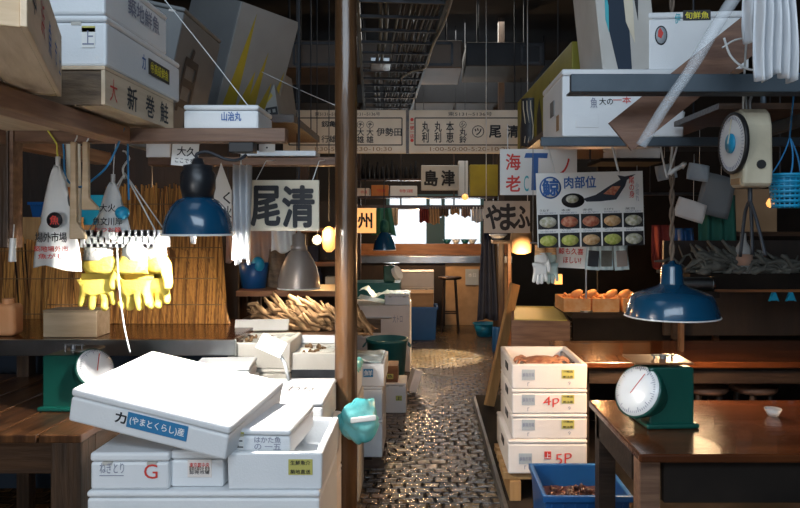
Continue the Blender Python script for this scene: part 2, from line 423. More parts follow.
# cable tray
ct = thing('cable_tray', 'black ladder cable tray running back under the roof, full of cables', 'cable tray', (-.12, 4.2, 2.98), (0,0,R(4.5)))
r = B(); 
for x in (-.30, .28): boxr(r, x-.012, x+.012, 0, 4.9, -.04, .04)
obj('side_rail', r, 'steel_blue', ct)
r = B()
for i in range(15): boxr(r, -.29, .28, .2+i*.33, .225+i*.33, -.035, -.015)
obj('rung', r, 'iron', ct)
for i in range(14):
    x = -.02+.021*i; ph = random.uniform(0, 6)
    obj('cable', tube(B(), [(x+.012*math.sin(ph+q*.9)-(.004*q), q*.41, -.005+.01*math.sin(q+ph)) for q in range(13)], .008 if i % 3 else .012, 5), 'cable_black' if i % 4 else 'steel_blue', ct)
for x, m_ in ((-.16, 'cable_black'), (-.12, 'cable_black')):
    obj('cable', tube(B(), [(x+.02*math.sin(q), q*.6, .0) for q in range(9)], .015, 6), 'steel_blue', ct)
obj('cable', tube(B(), spline([(.30, 0, -.03), (.30, .6, -.05), (.27, 1.2, -.06), (.26, 1.7, -.1), (.16, 2.1, -.05), (.06, 2.6, -.02)], 5), .009, 6), 'cable_grey', ct)
obj('junction_box', boxr(B(), -.22, -.04, 1.9, 2.2, -.03, .03), 'steel', ct, bevel=.006)
hb = B()
for y in (.4, 1.9, 3.7):
    for x in (-.30, .28): cyl(hb, (x, y, .03), (x, y, 1.0), .006, seg=6)
obj('hanger_rod', hb, 'iron', ct)

# long shop sign
YS = 6.6
sg = thing('shop_sign', 'long cream shop sign board of two framed panels of black kanji under the ducts', 'sign', (0, YS, 0))
def sgx(a): return X(a, YS)
def sgz(a): return Z(a, YS)
for a, b in ((283, 406), (409, 527)):
    obj('panel', boxr(B(), sgx(a), sgx(b), 0, .06, sgz(153), sgz(110)), 'sign_cream', sg, bevel=.004)
    fb = B(); xa, xb, zb, zt = sgx(a+6), sgx(b-4), sgz(145), sgz(118)
    for z in (zb, zt): boxr(fb, xa, xb, -.003, 0, z-.005, z+.005)
    for x in (xa, xb): boxr(fb, x-.005, x+.005, -.003, 0, zb, zt)
    obj('border_line', fb, 'ink', sg)
obj('divider', boxr(B(), sgx(406), sgx(409), .005, .05, sgz(153), sgz(110)), 'wood_dark', sg)
def sgt(s, px, py, w, h, m='ink', b=.03, v=False): text(s, w/F*YS, h/F*YS, m, sg, (sgx(px), -.002, sgz(py)), bold=b, vertical=v)
sgt('伏大', 296, 124, 14, 6); sgt('釼亀', 329, 124, 15, 6); sgt('行雄', 329, 139, 15, 7)
sgt('㋠大雄', 360.5, 132, 7, 22, v=True); sgt('㋠大雄', 370, 132, 7, 22, v=True); sgt('伊勢田', 389, 132, 25, 8)
sgt('●一號一店●', 412, 130, 4, 24, 'red_ink', v=True)
sgt('丸利', 425.5, 132, 7, 21, v=True); sgt('丸利', 438, 132, 7, 21, v=True); sgt('本恵', 450, 132, 7.5, 21, v=True); sgt('㋛丸鈴', 463, 132, 7, 22, v=True)
sgt('㋡', 478, 131.5, 12, 12); sgt('尾', 495, 131.5, 11.5, 12, b=.06); sgt('清', 512.5, 131.5, 11, 12, b=.06)
for px in (330, 365, 470): sgt('東5131~5136号', px, 114, 44 if px > 400 else 30, 4, b=.0)
sgt('1:30-5:00', 330, 149, 30, 4, 'kraft', b=0); sgt('0:30-10:30', 372, 149, 40, 4, 'kraft', b=0); sgt('1:00-50:00-5:20-10:20', 470, 149, 80, 4, 'kraft', b=0)
hb = B()
for px in (300, 400, 415, 515): cyl(hb, (sgx(px), .03, sgz(110)), (sgx(px), .03, 4.0), .006, seg=6)
obj('hanger_rod', hb, 'iron', sg)

# timber pole
def pole():
    bm = lathe(B(), [(.050,0),(.051,.6),(.049,1.4),(.050,2.3),(.047,3.2),(.047,4.0)], 20, cap=True)
    o = obj('timber_pole', bm, 'wood_pole'); o.location = (X(346, 3.05), 3.05, 0)
    tag(o, 'tall varnished round timber pole standing in the middle of the hall', 'pole')
pole()

# ================================================================== left overhead shelf with its boxes
sh = thing('overhead_shelf', 'reddish timber overhead shelf frame above the left stall', 'shelf', (0,0,0))
ZS = 1.865
obj('post', boxr(B(), X(-2,2.55), X(16,2.55), 2.5, 2.58, Z(248,2.5), ZS+.02), 'wood_dark_z', sh, bevel=.004)
obj('post_edge', boxr(B(), X(16,2.55), X(19.5,2.55), 2.51, 2.57, Z(248,2.5), ZS), 'wood_mid', sh)
obj('front_beam', boxr(B(), X(19,2.5), X(287,2.5), 2.47, 2.53, Z(143,2.5), Z(129,2.5)), 'wood_mid', sh, bevel=.004)
obj('rear_beam', boxr(B(), X(150,3.3), X(346,3.3), 3.27, 3.34, Z(166,3.3), Z(157.5,3.3)), 'wood_mid', sh, bevel=.004)
obj('side_beam', boxr(B(), -1.15, -1.07, .9, 2.47, 1.80, 1.86), 'wood_mid_y', sh, bevel=.004)
obj('side_beam', boxr(B(), -1.62, -1.54, .9, 3.34, 1.80, 1.86), 'wood_mid_y', sh, bevel=.004)
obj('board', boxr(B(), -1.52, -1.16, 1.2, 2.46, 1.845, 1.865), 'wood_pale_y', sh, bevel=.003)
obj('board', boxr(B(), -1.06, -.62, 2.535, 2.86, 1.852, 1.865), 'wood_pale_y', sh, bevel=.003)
rp = B()
for x in (-1.1, -1.58): cyl(rp, (x, 1.7, 1.86), (x, 1.7, 4.0), .012)
for x in (X(343,3.3),): cyl(rp, (x, 3.3, 1.80), (x, 3.3, 4.0), .008)
obj('hanger_rod', rp, 'iron', sh)

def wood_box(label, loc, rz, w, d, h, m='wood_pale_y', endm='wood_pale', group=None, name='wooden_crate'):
    t = thing(name, label, 'crate', loc, rz, group)
    bm = B(); tt = .012
    for x in (-w/2+tt/2, w/2-tt/2): boxr(bm, x-tt/2, x+tt/2, -d/2, d/2, 0, h)
    obj('side_board', bm, m, t, bevel=.002)
    bm = B()
    for y in (-d/2+tt/2+.006, d/2-tt/2-.006): boxr(bm, -w/2+tt, w/2-tt, y-tt/2, y+tt/2, 0, h)
    obj('end_board', bm, endm, t, bevel=.002)
    bm = B(); n = 3
    for i in range(n):
        x0 = -w/2+tt+(w-2*tt)*i/n; boxr(bm, x0+.001, x0+(w-2*tt)/n-.001, -d/2+.02, d/2-.02, .002, .014)
    obj('bottom_board', bm, m, t)
    bm = B(); boxr(bm, -w/2, w/2, -d/2, d/2, h+.0005, h+.012)
    obj('lid', bm, m, t, bevel=.002)
    return t
# pale crate at the top left corner, skewed
a0 = at(27, 26, 1.35)
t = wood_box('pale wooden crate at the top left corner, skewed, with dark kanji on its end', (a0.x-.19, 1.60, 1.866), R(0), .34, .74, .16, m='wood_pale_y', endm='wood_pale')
t.rotation_euler.z = R(23.8); t.location = (-1.036, 1.52, 1.866)
write(t, 'R', -.36, .55, .07, .07, (.34,.74,.16), '本', 'ink', .03); write(t, 'R', -.16, .52, .07, .07, (.34,.74,.16), '浜', 'red_ink', .02)
write(t, 'R', .05, .5, .07, .08, (.34,.74,.16), '魚', 'blue_ink', .03); write(t, 'R', .25, .5, .06, .07, (.34,.74,.16), '市', 'blue_ink', .02); write(t, 'R', .4, .5, .05, .06, (.34,.74,.16), '上', 'blue_ink', .02)
write(t, 'F', .1, .5, .12, .06, (.34,.74,.16), '尾清', 'ink', .03)
# salmon crate
D = (.30, .56, .105)
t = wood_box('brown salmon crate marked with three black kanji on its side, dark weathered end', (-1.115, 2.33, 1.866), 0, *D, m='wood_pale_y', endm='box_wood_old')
write(t, 'R', -.40, .5, .05, .07, D, '大', 'red_ink', 0); write(t, 'R', -.16, .5, .075, .075, D, '新', 'ink', .03)
write(t, 'R', .10, .5, .075, .075, D, '巻', 'ink', .03); write(t, 'R', .33, .5, .075, .075, D, '鮭', 'ink', .03)
# foam on top of it
D = (.42, .62, .155)
t = foam_box('long grey-white foam box resting on the salmon crate, yellow sticker on its end', (-1.175, 2.37, 1.985), 0, *D)
sticker(t, 'F', .37, .55, .04, .06, D, 'paper', '上', 'grey_ink'); sticker(t, 'F', .37, .72, .04, .018, D, 'yellow_label')
loc, rot = face_at('R', .19, .48, *D)
sticker(t, 'R', .16, .48, .19, .055, D, 'black_label', '㊥高級鮮魚', 'yellow_ink')
write(t, 'R', -.06, .5, .03, .05, D, 'ᙅ' if 0 else 'カ', 'blue_ink', .03)
D = (.42, .50, .15)
t = foam_box('upper foam box stacked at the top edge, grey lettering on its long side', (-1.18, 2.31, 2.142), 0, *D)
write(t, 'R', .08, .55, .26, .06, D, '築地鮮魚', 'grey_ink', .03)
# leaning banner box behind with black kanji
D = (.10, .9, .62)
t = foam_box('tall pale box standing on edge behind the foam boxes, huge black kanji on its side', (X(168,3.3)-.10, 3.35, 1.87), (0,R(12),0), .26, .55, .66, m='grey_box', name='carton', cat='box')
write(t, 'R', -.12, .55, .17, .30, (.26,.55,.66), '白', 'ink', .04); write(t, 'R', .15, .2, .17, .2, (.26,.55,.66), '山', 'ink', .04)
boxr_ = None
# tilted grey and yellow box
t = thing('carton', 'large tilted dark grey carton with yellow rays painted on its right side', 'box', at(213,118,4.25), (0, R(20), R(-32)))
obj('carton_body', boxr(B(), -.46, 0, 0, .50, 0, .73), 'grey_box', t, bevel=.006)
obj('side_panel', boxr(B(), .001, .012, .0, .50, 0, .73), 'pale_box', t)
rb = B()
for y0, y1, z0, z1 in ((.02,.14,.0,.60),(.12,.24,.0,.30),(.20,.30,.02,.42),(.28,.40,.0,.26),(.38,.48,.0,.34)):
    v = [rb.verts.new(p) for p in ((.0135,y0,z0),(.0135,y1,z0),(.0135,(y0+y1)/2+.05,z1*1.15))]; rb.faces.new(v)
obj('painted_rays', rb, 'gold', t, solid=.001)
t = thing('carton', 'smaller pale carton with black kanji in front of the shop sign left end', 'box', at(267,127,4.55), (0, R(-8), R(-8)))
obj('carton_body', boxr(B(), -.09, .09, 0, .4, 0, .40), 'pale_box', t, bevel=.004)
text('勝田', .17, .10, 'ink', t, (0, -.002, .08), bold=.06)
obj('painted_rays', prism(B(), [(-.08,.14),(.0,.14),(.07,.2),(-.02,.38),(-.07,.3)], -.002, -.0005), 'gold', t)
tag(obj('support_board', boxr(B(), X(190,4.3), X(300,4.3), 4.1, 5.1, Z(118,4.25)-.05, Z(118,4.25)-.002), 'wood_dark'), 'dark timber board carrying the tilted cartons', 'shelf')
for i, px in enumerate((196, 290)):
    pass
hr = bpy.data.objects['support_board']; hr2 = B()
for x in (X(195,4.3), X(295,4.3)): cyl(hr2, (x, 4.9, Z(118,4.25)-.01), (x, 4.9, 4.0), .004, seg=6)
obj('hanger_rod', hr2, 'iron', hr)
# white foam box with blue print
D = (.29, .24, .10)
t = foam_box('low white foam box with blue print on the end of the left shelf', (X(220,2.6), 2.73, 1.866), 0, *D, notch=False)
write(t, 'F', .14, .55, .075, .035, D, '山治丸', 'blue_ink', .03)
# under-beam pieces
t = thing('foam_board', 'thin white foam lid lying on the rear beam', 'lid', (X(278,3.25), 3.32, Z(157.5,3.3)+.001))
obj('panel', box(B(), (0,0,.014), (.36,.14,.026)), 'foam', t, bevel=.004); 
t = thing('speaker_box', 'small black box fixed under the front beam beside the lamp arm', 'box', (X(243,2.5), 2.5, Z(153,2.5)))
obj('casing', boxr(B(), -.045,.045,-.03,.03,0,.036), 'black', t, bevel=.003)
t = thing('notice', 'small white card with one black dot hanging under the front beam', 'notice', (X(267,2.55), 2.55, Z(151,2.5)))
obj('card', boxr(B(), -.03,.03,0,.002,0,.032), 'paper', t); text('●', .007, .007, 'ink', t, (0,-.001,.018))
t = thing('notice', 'white foam panel hanging under the front beam left of the kanji card', 'notice', (X(158,2.6), 2.6, Z(157,2.6)))
obj('card', boxr(B(), -.045,.045,0,.01,0,.065), 'foam', t)
t = thing('notice', 'white card with black kanji hanging behind the blue lamp', 'notice', (X(184,2.56), 2.56, Z(166,2.56)))
obj('card', boxr(B(), -.05,.05,0,.002,0,.095), 'paper', t); text('大久', .07, .035, 'ink', t, (0.005,-.001,.055), bold=.03); text('ここです', .07, .018, 'ink', t, (0,-.001,.02), bold=.02)
t.rotation_euler.y = R(5)
t = thing('notice', 'folded white paper with handwriting hanging right of the blue lamp', 'notice', (X(221,2.9), 2.9, Z(226,2.9)))
obj('card', prism(B(), [(-.03,.17),(.0,.27),(.045,.15),(.045,.02),(-.03,0)], 0, .003), 'paper', t); text('く', .03, .05, 'ink', t, (.025,-.001,.12), bold=.03); text('火', .03, .05, 'ink', t, (.03,-.001,.06), bold=.03)

# ================================================================== left stall counters
YC = 3.28
ct = thing('stall_counter', 'left stall counter with reddish brown top and steel front edge', 'counter', (0,0,0))
obj('worktop', boxr(B(), -3.2, X(232,YC), YC+.015, YC+.75, .925, .95), 'table_top', ct, bevel=.004)
obj('edge_strip', boxr(B(), -3.2, X(236,YC), YC-.01, YC+.014, .875, .952), 'steel', ct, bevel=.003)
lg = B()
for x in (-3.1, -2.0, X(228,YC)): boxr(lg, x-.03, x+.03, YC+.1, YC+.16, 0, .925)
obj('leg', lg, 'wood_dark_z', ct)
obj('back_board', boxr(B(), -3.2, X(232,YC), YC+.35, YC+.37, .1, .92), 'navy2', ct)
# left front table, slatted
tb = thing('work_table', 'dark wet slatted timber table at the front left', 'table', (0,0,0))
TX = -1.235; TZ = .75
for i in range(11):
    x1_ = TX-i*.16
    obj('plank', boxr(B(), x1_-.153, x1_, 2.44, 3.45, TZ-.03, TZ), 'table_plank', tb, bevel=.004)
obj('front_rail', boxr(B(), -3.0, TX-.115, 2.47, 2.50, TZ-.15, TZ-.03), 'wood_dark', tb, bevel=.003)
obj('side_rail', boxr(B(), TX-.035, TX-.005, 2.56, 3.4, TZ-.15, TZ-.03), 'wood_dark_y', tb, bevel=.003)
for y in (2.45, 3.34): 
    for x in (TX-.06, -2.9): obj('leg', boxr(B(), x-.055, x+.055, y, y+.11, 0, TZ-.031), 'wood_dark_z', tb, bevel=.004)

# reed screens
def reed_screen(label, loc, rot, w, h, n, fan=0.0, tilt=0.0):
    n = int(n*1.15)
    bm = B(); rnd = random.Random(n)
    for i in range(n):
        u = i/(n-1)-.5; x = u*w; top = x - tilt*h + rnd.uniform(-.012,.012)+u*fan*-1
        hh = h*rnd.uniform(.96, 1.02)
        cyl(bm, (x+u*fan, rnd.uniform(-.006,.006), 0), (top, rnd.uniform(-.006,.006), hh), rnd.uniform(.0035,.0065), seg=5)
    t = thing('reed_screen', label, 'screen', loc, rot)
    obj('reeds', bm, 'reed', t)
    sb = B()
    for q in (.25, .6, .88):
        cyl(sb, (-w*.5-tilt*h*q*.9, -.009, h*q), (w*.5-tilt*h*q*.9, -.009, h*q), .003, seg=5)
    obj('binding_cord', sb, 'twig', t)
    return t
reed_screen('wide tawny reed screen leaning behind the left counter', (X(140,3.85), 3.82, .952), (R(-8),0,0), .98, .42, 170, fan=.05, tilt=.22)
reed_screen('taller reed screen standing behind the wide one, right of the yellow gloves', (X(175,4.15), 4.10, .80), (R(-5),0,0), .68, .95, 110, fan=.0, tilt=.10)
reed_screen('dim brown reed screen at the far left behind the hanging bags', (X(20,4.2), 4.2, .80), (R(-5),0,0), .9, .62, 120, fan=.0, tilt=.12)
tag(obj('low_shelf', boxr(B(), -3.2, -.95, 4.05, 4.6, .76, .8), 'wood_dark'), 'low dark ledge behind the left counter carrying the reed screens', 'shelf')
lgb = B()
for x in (-3.1,-2,-1): boxr(lgb, x-.03, x+.03, 4.3, 4.36, 0, .76)
obj('leg', lgb, 'wood_dark_z', bpy.data.objects['low_shelf'])
tag(obj('wall_shelf', boxr(B(), -3.2, X(150,4.6), 4.65, 5.0, Z(225,4.6)-.04, Z(225,4.6)), 'wood_plank'), 'timber shelf behind the hanging bags at the far left', 'shelf')
bs = bpy.data.objects['wall_shelf']; q = B()
for x in (-3.1, -2.6, -1.9): boxr(q, x-.03, x+.03, 4.8, 4.86, 0, Z(225,4.6)-.04)
obj('post', q, 'wood_dark_z', bs)
obj('front_board', boxr(B(), X(20,4.6), X(80,4.6), 4.62, 4.65, 1.38, 1.56), 'wood_plank', bs)
# blue tubs on that shelf
def round_tub(label, loc, r, h, m, group=None, name='tub', handles=True, taper=.8):
    t = thing(name, label, 'tub', loc, 0, group)
    obj('bowl', lathe(B(), [(0,0),(r*taper,0),(r,h*.93),(r*1.05,h*.94),(r*1.05,h),(r*.97,h),(r*(taper-.03),.012),(0,.012)], 32), m, t)
    if handles:
        hb = B()
        for s in (-1,1): tube(hb, [(s*r*1.04, -.05, h*.9), (s*r*1.16, -.05, h*.85), (s*r*1.16, .05, h*.85), (s*r*1.04, .05, h*.9)], .008)
        obj('handle', hb, m, t)
    return t
z0 = Z(225,4.6)
t = thing('storage_tub', 'blue plastic tub on the shelf behind the hanging bags', 'tub', (X(95,4.8), 4.82, z0+.001))
obj('tub_body', tubmesh(B(), .24,.28,.20,.006,taper=.02), 'plastic_sky', t, bevel=.004); obj('rim', ringmesh(B(), .26, .30, .02, .01), 'plastic_sky', t, loc=(0,0,.185))
t = thing('storage_tub', 'smaller blue plastic tub left of the white cone bag on the shelf', 'tub', (X(45,4.8), 4.85, z0+.001))
obj('tub_body', tubmesh(B(), .16,.2,.15,.006,taper=.02), 'plastic_blue', t, bevel=.004); obj('rim', ringmesh(B(), .18, .22, .02, .01), 'plastic_blue', t, loc=(0,0,.14))
tag(obj('partition', boxr(B(), -5, X(236,5.2), 5.25, 5.3, 0, 2.2), 'brown_panel'), 'dark brown board partition behind the left stall', 'partition')
t = thing('lamp', 'small warm glowing lamp behind the gloves, left of the blue lamp', 'lamp', (X(145,4.5), 4.62, Z(211,4.5)))
obj('bulb', lathe(B(), [(0,-.03),(.02,-.02),(.028,0),(.02,.022),(.01,.04)], 12), 'glow_lamp', t); obj('socket', cyl(B(), (0,0,.035),(0,0,.08),.012), 'black', t)
obj('cord', tube(B(), [(0,0,.08),(0,0,2.37)], .003), 'cable_black', t)

# wooden block box + plate + orange jug on counter
t = thing('wooden_block', 'olive brown wooden box standing at the front of the left counter', 'box', (X(71,3.36), 3.42, .951))
obj('box_body', boxr(B(), -.133,.133,-.07,.07,0,.125), 'wood_pale', t, bevel=.004)
obj('lid', boxr(B(), -.134,.134,-.071,.071,.126,.134), 'wood_pale', t, bevel=.002)
t = thing('plastic_jug', 'salmon orange plastic jug at the left edge of the counter', 'jug', (X(2,3.4), 3.42, .951))
obj('jug_body', boxr(B(), -.075,.075,-.05,.05,0,.16), 'plastic_orange', t, bevel=.025, seg=4)
obj('spout', cyl(B(), (.02,0,.155),(.02,0,.185),.028), 'plastic_orange', t); obj('handle', tube(B(), arc((-.06,-.05,.04),(-.06,-.05,.13),.03,8,(0,-1,0)), .009), 'plastic_orange', t)

# scale
def spring_scale(label, loc, rz, dialside=1, dial_r=.10, dz=.58):
    t = thing('kitchen_scale', label, 'scale', loc, rz)
    w, d, h = .17, .16, .225
    bm = B()
    prism(bm, [(-w/2,.012),(w/2,.012),(w/2,h*.98),(w/2-.012,h),(-w/2+.012,h),(-w/2,h*.98)], -d/2, d/2)
    obj('casing', bm, 'green', t, bevel=.006)
    obj('base', boxr(B(), -w/2-.015, w/2+.015, -d/2-.015, d/2+.015, 0, .018), 'green', t, bevel=.006)
    # dial drum on the side, tilted upwards
    nrm = Vector((-dialside*.80, -.42, .42)).normalized()
    m = Matrix.Translation((dialside*(-w/2-.028), -.05, h*dz)) @ nrm.to_track_quat('Z', 'Y').to_matrix().to_4x4() @ Matrix.Scale(dial_r/.112, 4)
    bm = lathe(B(), [(0,-.10),(.07,-.10),(.095,-.045),(.108,-.01),(.112,.0),(.112,.012),(.105,.014)], 40, m)
    obj('dial_housing', bm, 'green', t)
    o = obj('dial', lathe(B(), [(.106,.010),(.100,.022),(.06,.032),(0,.036)], 40, m), 'dial', t)
    rg = B()
    for k in range(60):
        a = k*PI/30; r0 = .088 if k % 5 else .078
        beam(rg, m @ Vector((r0*math.cos(a), r0*math.sin(a), .0285 if k%5 else .0305)), m @ Vector((.097*math.cos(a), .097*math.sin(a), .0275)), .0016, .0016)
    obj('dial_marks', rg, 'grey_ink', o)
    obj('needle', beam(B(), m @ Vector((-.01,-.02,.037)), m @ Vector((.03,.07,.034)), .003, .002), 'red_ink', o)
    pb = B(); cyl(pb, (.0,0,h),(0,0,h+.03),.012)
    for s in (-1,1): cyl(pb, (s*.035,0,h),(s*.035,0,h+.032),.004); 
    boxr(pb, -.045,.045,-.004,.004,h+.028,h+.034)
    obj('tray_post', pb, 'steel_dull', t)
    return t
# ================================================================== hanging things on the left
def cone_bag(label, px, pytop, pybot, Y, wbot, lines, group=None, skew=0):
    zt, zb = Z(pytop,Y), Z(pybot,Y); h = zt-zb
    t = thing('plastic_bag', label, 'bag', (X(px,Y), Y, zb), 0, group)
    def fn(s):
        def f(u, v):
            ww = wbot*(.10+.90*(1-v)**.75)*(1-.12*(1-v)**6); x = (u-.5)*ww
            y = s*(.035*(1-v)*(1-(2*u-1)**2)+.004)+.006*math.sin(9*u+4*v)
            return (x+skew*v, y, h*v+.012*math.sin(5*u)*(1-v))
        return f
    bm = sheet(B(), fn(-1), 14, 16); sheet(bm, fn(1), 14, 16); bmesh.ops.remove_doubles(bm, verts=bm.verts, dist=.0085)
    o = obj('bag_body', bm, 'cloth_white', t)
    for s, zz, ww, hh, m_ in lines:
        me = text(s, ww, hh, m_, t, (skew*zz, -.045, h*zz), bold=.03)
        for v in me.data.vertices: pass
    tb_ = B(); tube(tb_, [(skew,0,h-.005),(skew,0,h+.03)], .008); obj('tied_neck', tb_, 'cloth_white', t)
    return t, h
t, h = cone_bag('white cone shaped bag with black and red kanji hanging at far left by yellow string', 58, 165, 268, 2.42, .195, (('場外市場', .30, .11, .035, 'ink'), ('築地場外市', .19, .12, .02, 'red_ink'), ('魚がし', .12, .09, .018, 'red_ink')))
obj('round_print', lathe(B(), [(0,0),(.028,0),(.028,.001),(0,.001)], 20, mx((.012,-.044,.17),(PI/2,0,0))), 'black_label', t)
text('魚', .032, .032, 'red_ink', t, (.012,-.0455,.17), bold=.03)
cord('yellow string holding the far left cone bag to the beam', [at(58,163,2.42), at(57,150,2.43), at(56,143,2.45), at(46,128,2.46)], .003, 'cord_yellow')
t, h = cone_bag('white cone shaped bag with black kanji hanging behind the glove rack', 113, 182, 240, 2.60, .17, (('魚文川岸', .32, .11, .03, 'ink'), ('大火', .55, .06, .03, 'ink'), ('かつお節', .18, .10, .018, 'red_ink')))
cord('thin cord holding the bag behind the glove rack', [at(113,182,2.6), at(114,160,2.58), at(116,142,2.52)], .002, 'cord_white')
t = thing('banner', 'narrow white banner with an orange patch hanging behind the wooden mallets', 'banner', (X(73,2.7), 2.7, Z(230,2.7)))
obj('cloth', sheet(B(), lambda u,v: ((u-.5)*.06+.05*v*.0, .008*math.sin(7*u+3*v), v*.36), 8, 12), 'paper_old', t, solid=.002)
obj('orange_patch', sheet(B(), lambda u,v: ((u-.5)*.035-.012, -.012+.004*math.sin(7*u), .05+v*.12), 4, 6), 'orange_box', t, solid=.001)
cord('thread holding the narrow banner to the shelf', [at(73,140,2.7), at(73,132,2.55)], .002)
def mallet(label, px, pyt, pyb, Y, side):
    t = thing('wooden_mallet', label, 'tool', (X(px,Y), Y, Z(pyt,Y)), 0, 'wooden mallets hanging from the beam')
    h = Z(pyt,Y)-Z(pyb,Y); s = side
    prof = [(-.010,0),(.010,0),(.011,-h*.35),(.013,-h*.82),(.03*s+.012,-h*.95),(.045*s+.0,-h),(-.012,-h),(-.012,-h*.8),(-.009,-h*.35)]
    obj('handle', prism(B(), prof, -.010, .010), 'wood_pale', t, bevel=.004)
    obj('hook', tube(B(), arc((0,0,-.003),(0,0,.06),.012,8,(1,0,0)), .0025), 'steel', t)
mallet('longer tan wooden hook tool hanging beside the cone bag', 74, 142, 239, 2.38, 1)
mallet('shorter tan wooden hook tool hanging right of the longer one', 86, 142, 210, 2.38, 1)
cord('bright blue cord looping below the left beam', [at(124,128,2.42), at(118,145,2.4), at(108,165,2.4), at(95,178,2.45), at(80,187,2.5), at(66,178,2.55), at(64,150,2.55), at(62,140,2.53)], .004, 'cord_blue')
cord('bright blue cord hanging straight down behind the glove rack', [at(128,130,2.56), at(128,160,2.56), at(129,200,2.56)], .004, 'cord_blue')

# glove rack
RK = thing('glove_rack', 'white plastic slotted drying rack from which work gloves hang', 'rack', (X(126,2.62), 2.62, Z(247,2.62)))
rb = B(); s = 2.62/F; ww, dd, hh = 74*s, .10, 17*s
for (cx, cy, lx, ly) in ((0,-dd/2,ww,.004),(0,dd/2,ww,.004)):
    boxr(rb, -ww/2, ww/2, cy-.002, cy+.002, hh*.62, hh); boxr(rb, -ww/2, ww/2, cy-.002, cy+.002, 0, hh*.22)
    for i in range(13):
        x = -ww/2+ww*i/12; boxr(rb, x-.0085, x+.0085, cy-.002, cy+.002, 0, hh)
for x in (-ww/2, ww/2): boxr(rb, x-.002, x+.002, -dd/2, dd/2, 0, hh)
for i in range(9):
    x = -ww/2+ww*i/8; boxr(rb, x-.002, x+.002, -dd/2, dd/2, 0, .004)
obj('basket_frame', rb, 'enamel_white', RK, bevel=.001)
sb = B(); top = Vector((-.005,0,.285))
for x in (-.12,.13):
    for y in (-.045,.045): tube(sb, [(x,y,hh), top.lerp(Vector((x,y,hh)),.35), top], .0028)
obj('suspension_cord', sb, 'cord_white', RK)
obj('hook', tube(B(), spline([(-.005,0,.262),(-.012,0,.30),(.0,0,.325),(.012,0,.34),(.0,0,.365),(-.012,0,.37)],5), .004), 'enamel_white', RK)
obj('ball', lathe(B(), [(.026*math.sin(a*PI/10), -.026*math.cos(a*PI/10)) for a in range(11)], 16), 'plastic_sky', RK, loc=(.008,-.05,.13))
def glove(label, loc, rz, m, L=.21, group=None, seed=0, cuffm=None, name='work_glove', parent=None, wid=1.0, flip=1):
    t = thing(name, label, 'glove', loc, rz, group)
    rnd = random.Random(seed)
    me = bpy.data.meshes.new('hand'); k = L/.21*1.0
    V = [(0,0,0),(0,0,-.055),(0,0,-.115)]; E_ = [(0,1),(1,2)]; rad = [.042,.046,.048]
    for i, (fx, fl, r_) in enumerate(((-.034,.050,.0155),(-.012,.062,.0165),(.012,.060,.0165),(.034,.045,.0145))):
        sp = fx*1.12+rnd.uniform(-.004,.004); b0 = len(V)
        V += [(fx,0,-.138),(sp,.01*rnd.uniform(-1,1),-.138-fl*.5),(sp*1.08,.016*rnd.uniform(-1,1),-.138-fl)]
        E_ += [(2,b0),(b0,b0+1),(b0+1,b0+2)]; rad += [r_*1.05,r_,r_*.85]
    b0 = len(V); V += [(flip*.045,-.012,-.065),(flip*.058,-.016,-.10),(flip*.056,-.018,-.13)]; E_ += [(1,b0),(b0,b0+1),(b0+1,b0+2)]; rad += [.020,.016,.013]
    me.from_pydata([(x*wid*k,y*k,z*k) for x,y,z in V], E_, [])
    o = bpy.data.objects.new('hand', me); C.objects.link(o); o.parent = t
    sk = o.modifiers.new('Skin','SKIN'); sl = me.skin_vertices[0].data
    for i, r_ in enumerate(rad): sl[i].radius = (r_*k*wid, r_*k*(.45 if i < 3 else .8)) ; 
    sl[0].use_root = True
    su = o.modifiers.new('Sub','SUBSURF'); su.levels = su.render_levels = 2
    me.materials.append(M[m])
    cb = lathe(B(), [(.033*k*wid,.03*k),(.034*k*wid,0),(.036*k*wid,-.03*k)], 20, Matrix.Diagonal((1,.55,1,1)))
    for i_ in range(5): tube(cb, [(.0355*k*wid*math.cos(a*PI/8), .0195*k*math.sin(a*PI/8), (.024-.012*i_)*k) for a in range(17)], .0016, 4)
    obj('cuff', cb, cuffm or 'glove_white', t, solid=.003)
    return t
gy = Z(251, 2.62)
glove('left yellow work glove hanging from the white rack', (X(101,2.62), 2.60, gy), R(8), 'glove_yellow', .24, 'yellow gloves hanging on the white rack', 1, wid=1.3)
glove('middle yellow work glove on the rack, right of the white rod', (X(138,2.62), 2.59, gy), R(-10), 'glove_yellow', .24, 'yellow gloves hanging on the white rack', 2, wid=1.22, flip=-1)
glove('bright pale yellow work glove at the right end of the rack', (X(156,2.62), 2.62, gy), R(-20), 'glove_yellow', .235, 'yellow gloves hanging on the white rack', 3, wid=1.15)
cord('white rod cord dangling from the glove rack down to the tilted foam box', [at(117,246,2.52), at(119,285,2.5), at(124,325,2.46), at(130,352,2.42)], .0035, 'cord_white')
t = thing('knife', 'small white handled knife hanging below the left shelf post', 'knife', (X(18,2.5), 2.47, Z(238,2.5)))
obj('handle', cyl(B(), (0,0,0),(-.003,0,-.085),.010,.013), 'enamel_white', t); obj('cord_loop', tube(B(), [(0,0,0),(.004,0,.05)], .002), 'cord_white', t)

